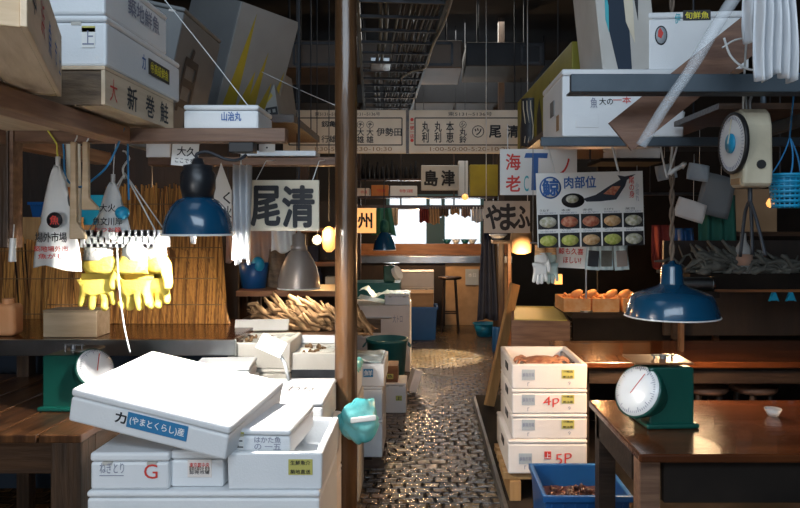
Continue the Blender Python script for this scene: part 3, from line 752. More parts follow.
# ------------------------------------------------------------------ lamps
def lamp(label, px, pyrim, Y, prof, m, neck, neckm, power, col=(1,.85,.65), bulb=True, rimw=.004, size=.03, cordpts=None, cordm='cable_black', blend=None):
    z = Z(pyrim, Y)
    t = thing('pendant_lamp', label, 'lamp', (X(px,Y), Y, z))
    rr = prof[0][0]
    inner = [(max(r-.003,.001), zz) for r, zz in prof][::-1]
    obj('shade', lathe(B(), prof, 48), m, t)
    obj('shade_lining', lathe(B(), [(max(r-.004,.001), zz-.001 if i else zz+.001) for i,(r,zz) in enumerate(prof)], 48), 'enamel_white', t)
    rb = lathe(B(), [(rr-.004,-.001),(rr+.002,-.003),(rr+.005,0),(rr+.002,.004),(rr-.002,.004)], 48); obj('rim', rb, 'enamel_white', t)
    obj('neck', lathe(B(), neck, 24, cap=True), neckm, t)
    zt = neck[-1][1]
    if bulb:
        zb = prof[-1][1]-.045
        obj('bulb', lathe(B(), [(.001,zb-.06),(.018,zb-.055),(.028,zb-.03),(.024,zb-.005),(.012,zb+.02)], 16), 'bulb', t)
        obj('socket', cyl(B(), (0,0,zb+.02),(0,0,prof[-1][1]+.01),.016), 'black', t)
        l = bpy.data.lights.new('lamp_light', 'POINT'); l.energy = power; l.color = col; l.shadow_soft_size = size
        lo = bpy.data.objects.new('lamp_light', l); C.objects.link(lo); lo.location = (X(px,Y), Y, z+max(.02, zb-.10))
    if cordpts: obj('cord', tube(B(), spline([Vector(p)-t.location for p in cordpts],4), .006), cordm, t)
    return t
s = 2.45/F
lamp('blue enamel dome lamp with black neck above the front left boxes', 198, 235, 2.40,
     [(.119,0),(.117,.03),(.108,.065),(.092,.098),(.07,.122),(.05,.132)], 'lamp_blue',
     [(.052,.128),(.056,.15),(.060,.165),(.060,.215),(.050,.228),(.050,.245),(.022,.25),(.016,.27)], 'lamp_black', 95, col=(1,.93,.84), size=.035,
     cordpts=[at(197,160,2.45), at(197,154,2.45), at(208,152,2.45), at(225,159,2.45), at(238,160,2.47), at(246,155,2.5)])
q = [o for o in bpy.data.objects if o.name.startswith('pendant_lamp')][0]
obj('switch', cyl(B(), (-.01,-.02,-.03),(-.01,-.02,.03),.009), 'black', q)
lamp('grey enamel bell lamp hanging under the large kanji sign', 299, 288, 3.95,
     [(.122,0),(.120,.05),(.105,.11),(.085,.16),(.062,.20),(.045,.22)], 'lamp_grey',
     [(.047,.215),(.047,.245),(.038,.25),(.038,.31),(.012,.32),(.010,.34)], 'lamp_grey', 9, size=.03,
     cordpts=[at(299,232,3.95), at(299,200,3.95), at(299,140,3.95), Vector((X(299,3.95),3.95,4.0))])
lamp('large wide blue enamel lamp hanging low over the right table', 672, 316, 3.3,
     [(.220,0),(.214,.03),(.196,.085),(.182,.105),(.13,.125),(.08,.142),(.058,.155)], 'lamp_blue',
     [(.062,.145),(.054,.16),(.049,.24),(.045,.25),(.02,.255),(.012,.27)], 'lamp_blue', 40, col=(1,.62,.32), size=.04)
t = thing('chain', 'brown twisted chain cord from which the large blue lamp hangs', 'chain', (X(672,3.3), 3.3, 0))
cb = B(); z0, z1 = Z(319,3.3)+.262, 4.0; n = 90
for k in range(2): tube(cb, [(.008*math.cos(i*1.1+k*PI), .008*math.sin(i*1.1+k*PI), z0+(z1-z0)*i/n) for i in range(n+1)], .007, 5)
obj('twisted_cord', cb, 'rope', t)
lamp('small dark blue lamp hanging in front of the far counter', 384.5, 250, 7.2,
     [(.12,0),(.11,.06),(.09,.12),(.06,.17),(.04,.19)], 'lamp_blue',
     [(.042,.185),(.05,.24),(.04,.30),(.02,.32)], 'cloth_green', 8, col=(1,.7,.4),
     cordpts=[at(384,219,7.2), at(384,190,7.2), Vector((X(384,7.2),7.2,3.06))])
t = thing('wall_lamp', 'tiny warm lamp glowing on the shelf under the back sign', 'lamp', (X(465,8.2), 8.2, Z(197,8.2)))
obj('bulb', lathe(B(), [(.001,-.04),(.03,-.025),(.04,0),(.03,.025),(.001,.04)], 12), 'glow_lamp', t)
obj('cord', tube(B(), [(0,0,.03),(0,0,4.0-Z(197,8.2))], .004), 'cable_black', t)

# ------------------------------------------------------------------ kanji sign board
t = thing('hanging_sign', 'cream wooden sign with two bold black kanji hanging at centre left', 'sign', (X(283.5,2.9), 2.9, Z(231,2.9)))
w, h = 71/F*2.9, 51/F*2.9
obj('board', boxr(B(), -w/2, w/2, 0, .018, 0, h), 'paper_old', t, bevel=.003)
text('尾', .118, .165, 'ink', t, (-w*.25, -.002, h*.49), bold=.055); text('清', .130, .172, 'ink', t, (w*.21, -.002, h*.48), bold=.055)
hb = B()
for x in (-w*.4, w*.4): tube(hb, [(x,.009,h-.005),(x*1.0,.2,h+.1),(x,.37,h+.12)], .002)
obj('hanging_cord', hb, 'cord_white', t)

def drape(label, px, pyt, pyb, Y, w, m, name='plastic_sheet', cat='sheet', folds=6, amp=.02, wb=None, skew=0, solid=.0015, shift=0, gather=None, group=None, sub=0, up=None):
    zt, zb = Z(pyt,Y), Z(pyb,Y); h = zt-zb; wb = wb or w
    def fn(u, v):
        ww = wb+(w-wb)*v; a = amp*(1 if gather is None else gather+(1-gather)*v)
        return ((u-.5)*ww+shift*(1-v), a*math.sin(u*folds*PI*2+1.3*v)+.3*amp*math.sin(5*v+3*u), h*v+.012*math.sin(u*9+px)*(1-v))
    o = obj(name, sheet(B(), fn, max(24,folds*8), 14), m, None, (X(px,Y), Y, zb), solid=solid)
    if up: obj('tie_string', cyl(B(), (0,0,h-.02), (0,0,up-zb), .0025, seg=6), 'cord_white', o)
    return tag(o, label, cat, group)
drape('crumpled clear plastic bag hanging beside the large kanji sign', 241, 165, 262, 2.75, .075, 'plastic_bag', folds=3, amp=.022, name='plastic_bag', cat='bag', up=1.80)
# ================================================================== behind the kanji sign: inner stall
drape('pale pinkish cloth strip hanging behind the clear plastic bag', 236, 205, 262, 4.6, .14, 'cloth_pink', name='hanging_cloth', cat='cloth', folds=2)
drape('salmon and grey cloth hanging left of the grey bell lamp', 262, 226, 268, 4.7, .20, 'cloth_pink', name='hanging_cloth', cat='cloth', folds=3, skew=.1)
drape('white cloth with a red print hanging behind the grey bell lamp', 283, 226, 252, 4.5, .16, 'cloth_white', name='hanging_cloth', cat='cloth', folds=2)
t = thing('clothes_rail', 'thin rail carrying the cloths behind the kanji sign', 'rail', (0,4.6,Z(204,4.6)))
obj('rail', cyl(B(), (X(225,4.6),0,0),(X(300,4.6),0,0),.01), 'iron', t)
rr = B()
for px in (228, 297): cyl(rr, (X(px,4.6),0,0),(X(px,4.6),0,4.0-Z(204,4.6)),.004)
obj('hanger_rod', rr, 'iron', t)
YD = 4.4
st = thing('display_shelf', 'dark timber display shelf behind the driftwood bundles', 'shelf', (0,0,0))
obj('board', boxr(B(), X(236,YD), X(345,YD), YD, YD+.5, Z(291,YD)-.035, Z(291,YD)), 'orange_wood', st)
obj('board', boxr(B(), X(236,YD), X(345,YD), YD-.6, YD+.4, Z(322,YD)-.035, Z(322,YD)), 'wood_dark', st)
pb = B()
for px in (240, 341):
    for y in (YD-.5, YD+.35): boxr(pb, X(px,YD)-.03, X(px,YD)+.03, y, y+.06, 0, Z(322,YD)-.035)
    boxr(pb, X(px,YD)-.03, X(px,YD)+.03, YD+.41, YD+.47, 0, Z(291,YD)-.035)
obj('post', pb, 'wood_dark_z', st)
t = thing('storage_tub', 'dark blue bag shaped bucket on the display shelf left of the grey lamp', 'tub', (X(253,4.6), 4.62, Z(291,YD)+.001))
obj('bucket', lathe(B(), [(0,0),(.08,0),(.10,.17),(.094,.17),(.075,.01),(0,.01)], 20), 'plastic_blue', t)
t = thing('ball', 'sky blue float standing in the dark blue bucket', 'float', (X(259,4.6), 4.57, Z(291,YD)+.14))
obj('float_body', lathe(B(), [(.045*math.sin(a*PI/10), -.055*math.cos(a*PI/10)+.02) for a in range(11)], 16), 'plastic_sky', t)
t = thing('sack', 'brown sack standing behind the grey bell lamp', 'sack', (X(277,4.7), 4.7, Z(291,YD)+.001))
obj('sack_body', sheet(sheet(B(), lambda u,v: ((u-.5)*.16*(1-.35*v), -.06*(1-(2*u-1)**2)+.01*math.sin(17*u+9*v), .26*v), 12, 10), lambda u,v: ((u-.5)*.16*(1-.35*v), .06*(1-(2*u-1)**2), .26*v), 12, 10), 'box_wood_old', t)
t = thing('lamp', 'bright warm glowing paper lamp just left of the timber pole', 'lamp', (X(329,5.6), 5.6, Z(252,5.6)))
obj('shade', lathe(B(), [(.02,0),(.05,.03),(.06,.10),(.055,.17),(.03,.20),(.01,.21)], 16), 'glow_lamp', t)
obj('cord', tube(B(), [(0,0,.25),(0,0,4.0-Z(252,5.6))], .004), 'cable_black', t)
t = thing('lamp', 'small round white lamp left of the glowing paper lamp', 'lamp', (X(317,5.4), 5.4, Z(240,5.4)))
obj('bulb', lathe(B(), [(.001,-.04),(.028,-.028),(.04,0),(.028,.028),(.001,.04)], 12), 'glow_white', t)
obj('cord', tube(B(), [(0,0,.03),(0,0,4.0-Z(240,5.4))], .004), 'cable_black', t)
# side partition with orange lit boards behind pole
st = thing('goods_shelf', 'timber shelving behind the pole lit orange by the paper lamp', 'shelf', (0,0,0))
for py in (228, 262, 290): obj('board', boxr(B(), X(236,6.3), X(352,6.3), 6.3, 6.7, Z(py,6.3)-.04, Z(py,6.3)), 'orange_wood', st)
pp = B()
for px in (238, 300, 350): boxr(pp, X(px,6.3)-.04, X(px,6.3)+.04, 6.5, 6.58, 0, Z(165,6.3))
obj('post', pp, 'wood_dark_z', st)
obj('back_board', boxr(B(), X(225,6.8), X(352,6.8), 6.72, 6.76, 0, 1.75), 'brown_panel', st)
rnd = random.Random(3)
cols = ['kraft','paper_old','navy','teal','orange_box','foam_dirty','iron','cloth_tan']
k_ = 0
for py in (228, 262, 290):
    px = 242
    while px < 332:
        wv = rnd.uniform(.06,.12); hv = rnd.uniform(.08,.19); 
        if not (px > 312 and py != 290):
            colr = rnd.choice(cols)
            o = tag(obj('storage_jar' if k_%2 else 'small_carton', lathe(B(), [(0,0),(wv*.42,0),(wv*.45,hv*.7),(wv*.3,hv*.85),(wv*.3,hv),(0,hv)], 14) if k_%2 else boxr(B(), -wv/2,wv/2,-.06,.06,0,hv), colr, None, (X(px,6.3)+wv/2, 6.42, Z(py,6.3)+.001)),
                'dim jar or carton on the shelving behind the grey lamp and pole', 'jar' if k_%2 else 'carton', 'goods on the shelving behind the pole')
            o['label'] = 'dim round jar on the shelving behind the pole' if k_%2 else 'dim small carton on the shelving behind the pole'
            o['group'] = 'jars behind the pole' if k_%2 else 'cartons behind the pole'
        px += (wv+.03)*F/6.3; k_ += 1

# driftwood / dried roots bundles
def twigs(label, px, py, Y, n, L, m, seed, spread=.08, ang=(0,.6), name='dried_root_bundle', cat='bundle'):
    rnd = random.Random(seed); bm = B()
    for i in range(n):
        a = rnd.uniform(*ang); x, y, z = rnd.gauss(0,spread), rnd.uniform(-.05,.05), rnd.uniform(.01,.07)
        pts = []; l = L*rnd.uniform(.5,1.1)
        for q in range(5):
            tt = q/4-.5
            pts.append((x+tt*l*math.cos(a), y+rnd.uniform(-.02,.02), max(.008, z-tt*l*math.sin(a)+l*.25*math.sin(a)+rnd.uniform(-.025,.025))))
        r = rnd.uniform(.005,.018); tube(bm, pts, [r*.6,r,r*1.1,r*.9,r*.4], 5)
    return tag(obj(name, bm, m, None, (X(px,Y),Y,Z(py,Y))), label, cat)
zt = Z(322,YD)
for px, lab, n, sd in ((276, 'tan bundle of dried fish bones below the left side of the grey lamp', 34, 1), (302, 'largest tan bundle of dried roots right under the grey lamp', 70, 2), (330, 'tan bundle of dried roots beside the timber pole', 40, 3)):
    o = twigs(lab, px, 322, 4.05, n, .24, 'twig', sd, .055, (.1,.8)); o.location.z = zt+.001; 
    if sd == 2: o.scale = (1.15,1,1.25)
o = twigs('tan roots spilling over right of the timber pole', 358, 335, 4.2, 26, .2, 'twig', 9, .03, (.4,1.1)); 

# foam boxes with iced shellfish
def iced(label, loc, rz, w, d, h, seed, m='foam', cont='ice', group=None, fill=.75):
    t = foam_box(label, loc, rz, w, d, h, kind='open', m=m, group=group)
    bm = B(); nz = 18
    sheet(bm, lambda u,v: ((u-.5)*(w-.05), (v-.5)*(d-.05), h*fill+.012*noise.noise(Vector((u*6+seed,v*6,0)))+.004*math.sin(40*u+seed)*math.sin(33*v)), nz, nz)
    o = obj('crushed_ice', bm, cont, t); o['kind'] = 'stuff'
    lb = lumps(B(), 0,0,h*fill, w*.3,d*.3,.01, 9, seedv=seed)
    obj('shellfish', lb, 'twig', t)['kind'] = 'stuff'
    return t
zj = .80
st = thing('fish_stand', 'low dark stand under the iced foam boxes behind the price card', 'stand', (X(282,3.5), 3.52, 0))
obj('top', boxr(B(), -.30,.30,-.22,.32,.58,.62), 'wood_dark', st); lg = B()
for x in (-.26,.26):
    for y in (-.18,.28): boxr(lg, x-.025,x+.025,y-.025,y+.025,0,.58)
obj('leg', lg, 'wood_dark_z', st)
D=(.32,.30,.155)
t = foam_box('lower closed foam box at the left under the iced shellfish boxes', (X(259,3.35), 3.50, .621), 0, .31,.32,.175, m='foam_dirty'); 
iced('front left open foam box of iced shellfish beside the reed screen', (X(259,3.35), 3.50, .797), 0, .31, .32, .13, 1, m='foam_dirty', fill=.88)
t = thing('foam_board', 'foam lid leaning up behind the front left iced box', 'lid', (X(265,3.75), 3.69, .93), (R(-28),0,R(3)))
obj('panel', boxr(B(), -.15,.14,-.01,.01,0,.065), 'foam_dirty', t, bevel=.004)
t = foam_box('foam box with yellow sticker under the right hand iced box, left of the pole', (X(311,3.4), 3.52, .621), 0, .28,.30,.125)
sticker(t,'F',.0,.5,.025,.05,(.28,.30,.125),'yellow_label','上', 'ink')
t = thing('serving_tray', 'dark shallow tray between the two foam boxes left of the pole', 'tray', (X(309,3.38), 3.52, .747))
obj('tray_body', tubmesh(B(), .28,.30,.04,.006), 'iron', t)
iced('right hand open foam box of white shellfish on the dark tray', (X(309,3.38), 3.53, .752), 0, .262, .28, .115, 4, m='foam_dirty', fill=.88)
t = thing('foam_board', 'foam lid resting on the back edge of the right iced box', 'lid', (X(312,3.7), 3.66, .868), (R(-20),0,R(-4)))
obj('panel', boxr(B(), -.13,.13,-.01,.01,0,.045), 'foam', t, bevel=.004)

# price card on post
t = thing('price_card', 'white price card on a little post tilted above the front foam boxes', 'card', (X(289,2.97), 2.97, .8245))
obj('post', tube(B(), [(0,0,0),(-.02,0,.08),(-.06,0,.14)], .008), 'enamel_white', t)
o = obj('card', box(B(), (0,0,0), (.115,.004,.075)), 'paper', t, (-.075,-.006,.155), (R(-35), R(24), 0)); text('特大', .07,.035,'grey_ink',o,(0,-.003,.015)); text('100g 500', .07,.012,'red_ink',o,(0,-.003,-.02))

# ================================================================== front foam cluster
YF = 2.1; s = YF/F
def xs(a, b, Y): return (X(a,Y)+X(b,Y))/2, X(b,Y)-X(a,Y)
cx, cw = xs(86, 320, 2.1)
# bottom insulated tub
D = (cw, .62, .70)
t = foam_box('deep foam fish tub forming the base of the front left pile', (cx, YF+.21, 0), 0, cw, .42, .68, notch=False)
cx1, cw1 = xs(88, 168, 2.1); D=(cw1,.36,.115)
t = foam_box('foam box with red letter G and purple scribble at the left of the front pile', (cx1, YF+.19, .681), 0, *D, lid_h=.03)
write(t,'F',-.22,.60,.075,.034,D,'ねぎとり','grey_ink',.01); obj('pen_line', box(B(),(-.055,-D[1]/2-.001,.045),(.075,.001,.002)), 'grey_ink', t)
write(t,'F',.27,.50,.042,.045,D,'G','red_ink',-.01)
cx2, cw2 = xs(170, 224, 2.13); D=(cw2,.36,.115)
t = foam_box('foam box with a speckled brown sticker in the middle of the front pile', (cx2, 2.12+.19, .681), 0, *D, lid_h=.03, notch=False)
sticker(t,'F',.05,.52,.075,.055,D,'foam_pink','築地市場中央 鮮魚','box_wood_old',th=.3); write(t,'F',.05,.62,.062,.014,D,'東京都中央','red_ink',.02,off=.002); write(t,'F',.05,.42,.062,.012,D,'卸売市場','ink',.02,off=.002)
cx3, cw3 = xs(226, 322, 2.1); D=(cw3,.40,.115)
t = foam_box('open foam box with yellow label at the right of the front pile', (cx3, YF+.21, .681), 0, *D, kind='open')
sticker(t,'F',.27,.62,.075,.048,D,'yellow_label'); write(t,'F',.27,.74,.062,.014,D,'生鮮魚介','ink',.03,off=.002); write(t,'F',.27,.50,.062,.013,D,'築地直送','ink',.03,off=.002)
# small box inside
D=(.205,.32,.085)
t = foam_box('small foam box with yellow sticker sitting in the open foam box', (X(266,2.2)-.0, 2.31, .772), R(-4), *D, notch=False)
sticker(t,'F',-.32,.52,.036,.05,D,'paper','上','ink'); sticker(t,'F',-.32,.80,.036,.014,D,'yellow_label')
write(t,'F',.14,.62,.085,.02,D,'はかた魚','grey_ink',.02); write(t,'F',.14,.36,.085,.018,D,'の 一五','grey_ink',.02)
# box behind to the right
cxn = (-.80-.385)/2
D=(.40,.40,.14)
t = foam_box('white foam box with purple handwriting on its lid, behind the small box', (cxn, 2.82, .684), 0, *D)
write(t,'T',.12,.50,.17,.10,D,'さわら','ink',.0,skew=.1,off=.001); write(t,'T',-.12,.3,.06,.05,D,'フ','grey_ink',.0,off=.001)
D=(.415,.40,.24)
for z, lab in ((.0,'lowest foam box in the column beside the timber pole'),(.228,'second foam box from the floor in the column beside the pole'),(.456,'third foam box, just under the lidded one beside the pole')):
    foam_box(lab, (cxn+.01, 2.82, z), 0, .43, .40, .226, m='foam_pink')
# plain box behind tilted
t = foam_box('plain foam box peeking up behind the tilted foam box', (X(212,2.9), 2.98, .951-.0), R(6), .26, .24, .075, notch=False)
t.location = (X(213,2.95)-.0, 3.12, .80); 
t2 = foam_box('tall foam box standing on the floor under the plain peeking box', (X(213,2.95), 3.12, 0), R(6), .28, .26, .80, m='foam', notch=False); t.location.z=.802
# big tilted box
o0 = Vector((X(67,2.13), 2.13, Z(421,2.13)))      # bottom front left
ux = (Vector((X(229,2.06), 2.06, Z(462,2.06)))-o0); wL = .53; ux.normalize()
top_bl = Vector((X(148,2.60),2.60,Z(351,2.60))); top_fl = Vector((X(73,2.14),2.14,Z(390,2.14)))
vy = (top_bl-top_fl); dL = vy.length; vy.normalize(); uz = ux.cross(vy).normalized(); vy = uz.cross(ux)
hT = .108
m = Matrix((ux, vy, uz)).transposed().to_4x4()
t = foam_box('large foam box lying tilted on the front pile, blue printed strip on its side', (0,0,0), 0, wL, dL, hT, lid_h=.028, notch=False)
t.rotation_euler = m.to_euler(); t.location = o0 + ux*wL/2 + vy*dL/2
D=(wL,dL,hT)
sticker(t,'F',-.165,.50,.042,.048,D,'foam','カ','ink',bold=.06); o = sticker(t,'F',.062,.50,.20,.048,D,'blue_label','(やまとくらし)産','white_ink',bold=.03,tw=.9,th=.6)
tp = B(); box(tp, (0,-dL/2+.01,hT-.004),(wL+.003, .03,.012))
print('TILT dims', wL, dL)

# teal bag tied at the pole
rnd = random.Random(4); bm = B()
bmesh.ops.create_icosphere(bm, subdivisions=4, radius=.07)
for v in bm.verts:
    n_ = noise.noise(v.co*22)*.020+noise.noise(v.co*50)*.012; v.co += v.co.normalized()*n_
for f in bm.faces: f.smooth = True
o = tag(obj('plastic_bag', bm, 'tarp_teal', None, (X(360,2.9), 2.92, Z(421,2.9)), (0,0,.4)), 'crumpled teal plastic bag tied to the foot of the timber pole', 'bag')
o.scale = (1.25,.6,1.3)
tp = B(); box(tp, (0,-.066,.01), (.09,.02,.018)); obj('white_tape', tp, 'enamel_white', o, bevel=.004)
# foam column right of the pole (M1)
cx, cw = xs(330, 384, 4.2)
hs = [.19,.19,.19]
t = thing('pallet', 'thin dark pallet under the foam column right of the pole', 'pallet', (cx, 4.42, 0)); pb = B()
for y in (-.17,0,.17): boxr(pb, -cw/2,cw/2,y-.04,y+.04,0,.05)
for x in (-.12,0,.12): boxr(pb, x-.03,x+.03,-.21,.21,.05,.065)
obj('pallet_boards', pb, 'wood_dark', t)
z = .066
for lab, hh in (('lowest tall foam box right of the timber pole',.23),('middle foam box of the column right of the pole',.21)):
    t = foam_box(lab, (cx, 4.42, z), 0, cw-.02, .42, hh, notch=False); z += hh+.001
t = foam_box('top foam box right of the pole, under teal film', (cx+.003, 4.42, z), 0, cw, .44, .14, kind='open'); D=(cw,.44,.14)
sticker(t,'F',.20,.6,.06,.05,D,'blue_label','鮮','white_ink'); z += .14
o = tag(obj('plastic_film', sheet(B(), lambda u,v: ((u-.5)*(cw-.03), (v-.5)*.42, .008*noise.noise(Vector((u*5,v*5,2)))), 24, 24), 'plastic_wrap', None, (cx, 4.42, z+.006), solid=.002), 'pale bluish plastic film covering the top foam box right of the pole', 'film')
D=(.34,.3,.12)
t = foam_box('foam box with a teal film corner just left of the pole', (X(335,3.62)-.10, 3.9, .50), 0, .22,.3,.14); t.location=(X(337,3.7), 3.85, .56)
t3 = foam_box('tall foam box on the floor left of the pole, under the teal film box', (X(337,3.7), 3.85, 0), 0, .24,.32,.557, m='foam_dirty')
o = tag(obj('plastic_film', sheet(B(), lambda u,v: ((u-.5)*.26, (v-.5)*.3, .02*noise.noise(Vector((u*7,v*7,5)))+.012*math.sin(23*u)), 20, 20), 'tarp_teal', None, (X(335,3.7), 3.85, .712), solid=.002), 'crumpled teal film spread on the foam box left of the pole', 'film')

# small boxes by the aisle
cx, cw = xs(382, 405, 5.4)
t = foam_box('small cream foam box on the cobbles beside the aisle', (cx, 5.6, 0), 0, cw+.02, .3, .24, m='foam_pink'); D=(cw+.02,.3,.24)
sticker(t,'F',.2,.5,.05,.04,D,'yellow_label','上')
t = wood_box('small orange wooden box on top of the cream foam box by the aisle', (cx-.03, 5.58, .242), 0, .12, .22, .12, m='orange_wood', endm='orange_wood')
D=(.12,.22,.12); sticker(t,'F',0,.4,.05,.04,D,'yellow_label','魚')
round_tub('large round dark teal tub beside the foam boxes in the aisle', (X(386,6.1), 6.25, 0), .185, .47, 'teal', taper=.82)
t = thing('plastic_scoop', 'white plastic carton tilted against the right of the teal tub', 'carton', (X(409,6.2)+.02, 6.1, .25), (0,R(18),R(20)))
t = bpy.data.objects['plastic_scoop']; t.name='milk_carton'; obj('carton_body', boxr(B(), -.04,.04,-.05,.05,0,.20), 'foam_pink', t, bevel=.008); 
t.location.z = .02
# white cartons block
cx, cw = xs(348, 410, 7.0)
YW = 7.0
for i,(z0,z1,lab) in enumerate(((0,.34,'lower wide white carton behind the teal tub'),(.341,.68,'upper wide white carton behind the teal tub with dark open slot'))):
    t = thing('carton', lab, 'carton', (cx, YW+.3, z0)); obj('carton_body', boxr(B(), -cw/2,cw/2,-.3,.3,0,z1-z0), 'foam_pink', t, bevel=.006)
    if i:
        obj('open_slot', boxr(B(), -.26,.02,-.303,-.299,.06,.20), 'box_wood_old', t); obj('flap', box(B(), (-.05,-.33,.22),(.36,.06,.01),(R(-15),0,0)), 'foam', t)
        write(t,'F',.30,.6,.10,.08,(cw,.6,.34),'大トロ','grey_ink',.0)
o = tag(obj('plastic_wrap_roll', None or sheet(sheet(B(), lambda u,v: ((u-.5)*.34+.12*0, (v-.5)*.4, .075+.03*math.sin(3*u*PI)+.02*noise.noise(Vector((u*8,v*5,1)))), 20, 14), lambda u,v: ((u-.5)*.34,(v-.5)*.4,.0), 4, 4), 'plastic_wrap', None, (X(375,7.0)-.02, 7.22, .685), (0,R(12),0)), 'crumpled clear plastic wrap on top of the upper white carton', 'wrap')
o.location.z=.72
t = foam_box('shallow pale blue foam tray on the upper white carton', (X(397,7.0), 7.2, .682), 0, .26,.34,.11, m='foam')
o = tag(obj('plastic_film', sheet(B(), lambda u,v: ((u-.5)*.27,(v-.5)*.35,.012*noise.noise(Vector((u*8,v*8,7)))), 16,16), 'plastic_wrap', None, (X(397,7.0),7.2,.802), solid=.003), 'clear film over the shallow pale blue foam tray', 'film')
# teal/green bin and crates further back
t = thing('kitchen_scale', 'distant green scale with a white dial on the boxes before the far counter', 'scale', (X(391,8.6), 8.6, .80))
obj('casing', boxr(B(), -.09,.05,-.09,.09,0,.2), 'green', t, bevel=.01); obj('dial', cyl(B(), (.06,-.05,.10),(.10,-.07,.12),.09,.09,20), 'dial', t); obj('tray', cyl(B(), (0,0,.23),(0,0,.235),.11,.11,20), 'steel', t); obj('tray_post', cyl(B(),(0,0,.2),(0,0,.23),.02),'steel',t)
cx, cw = xs(352, 400, 8.5)
t = wood_box('dark green crate stack before the far counter', (cx, 8.7, 0), 0, cw, .5, .78, m='teal', endm='teal', name='crate')
# blue crate and kraft
cx, cw = xs(406, 437, 8.9)
t = thing('plastic_crate', 'blue plastic crate on the cobbles before the far counter', 'crate', (cx, 9.1, 0)); obj('crate_body', tubmesh(B(), cw,.4,.44,.012,taper=.02), 'plastic_blue', t, bevel=.006); obj('rim', ringmesh(B(), cw+.03, .43, .03, .02), 'plastic_blue', t, loc=(0,0,.41))
t = thing('carton', 'open brown cardboard carton standing in the distant blue crate', 'carton', (cx, 9.1, .03)); obj('carton_body', tubmesh(B(), cw-.09,.32,.60,.01), 'kraft', t); obj('divider', boxr(B(), -.008,.008,-.14,.14,.02,.57), 'kraft', t); obj('flap', box(B(), (0,-.19,.61),(cw-.09,.09,.006),(R(25),0,0)), 'kraft', t)
cx, cw = xs(399, 434, 9.6)
for i,(z0,hh,lab) in enumerate(((0,.40,'lowest pale foam box before the far counter'),(.401,.23,'middle pale foam box before the far counter'),(.632,.23,'top pale foam box of the stack before the far counter'))):
    foam_box(lab, (cx, 9.8, z0), 0, cw, .36, hh, m='foam_pink')

# ================================================================== far counter
YFc = 10.3
fc = thing('far_counter', 'steel topped wooden counter across the end of the aisle', 'counter', (0,0,0))
x0, x1 = X(352,YFc), X(512,YFc)
obj('worktop', boxr(B(), x0,x1,YFc-.05,YFc+.7,Z(263,YFc),Z(256,YFc)), 'steel', fc, bevel=.005)
obj('front_panel', boxr(B(), x0,X(445,YFc),YFc,YFc+.04,0,Z(263,YFc)), 'brown_panel', fc)
obj('front_panel', boxr(B(), X(445,YFc),x1,YFc+.02,YFc+.06,0,Z(263,YFc)), 'cloth_tan', fc)
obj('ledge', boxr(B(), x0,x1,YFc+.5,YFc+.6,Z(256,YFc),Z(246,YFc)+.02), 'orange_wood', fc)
t = thing('plastic_basin', 'sky blue basin on the ground under the dark apron', 'basin', (X(485,9.3), 9.3, 0)); obj('bowl', lathe(B(), [(0,0),(.11,0),(.16,.17),(.15,.17),(.10,.01),(0,.01)], 24), 'plastic_sky', t); obj('rim', lathe(B(), [(.15,.165),(.17,.165),(.17,.175),(.15,.175)], 24), 'plastic_sky', t)
t = thing('notice', 'pale blue poster on the front of the far counter', 'notice', (X(472,YFc), YFc-.0, Z(285,YFc))); obj('card', boxr(B(), -.10,.10,0,.01,0,.24), 'paper_blue', t); text('本日', .12,.06,'white_ink',t,(0,-.002,.15))
def stool(label, loc, r, h, m='wood_dark_z', name='bar_stool'):
    t = thing(name, label, 'stool', loc); obj('seat', lathe(B(), [(0,h-.035),(r*.9,h-.035),(r,h-.02),(r*.96,h),(0,h+.004)], 28), 'wood_red' if name=='stool' else 'wood_dark', t)
    for k in range(4):
        a = PI/4+k*PI/2; obj('leg', cyl(B(), (r*.62*math.cos(a),r*.62*math.sin(a),h-.03),(r*1.0*math.cos(a),r*1.0*math.sin(a),0),.017,.015), m, t)
    rb = B()
    for k in range(4):
        a, b = PI/4+k*PI/2, PI/4+(k+1)*PI/2; q = .86; zz = h*.35
        cyl(rb, (r*q*math.cos(a),r*q*math.sin(a),zz),(r*q*math.cos(b),r*q*math.sin(b),zz),.010)
    obj('stretcher', rb, m, t); return t
stool('dark round bar stool in front of the far counter', (X(450,9.6), 9.65, 0), .17, .78)
# bowls on far ledge, jars
for i, px in enumerate((447, 456, 465, 472)):
    o = tag(obj('bowl', lathe(B(), [(0,0),(.035,0),(.075,.07),(.07,.07),(.03,.008),(0,.008)], 18), 'enamel_white' if i%2 else 'teal', None, (X(px,10.9), 10.85, Z(246,YFc)+.021)), 'little bowl on the far ledge in front of the bright window', 'bowl', 'bowls on the far ledge')
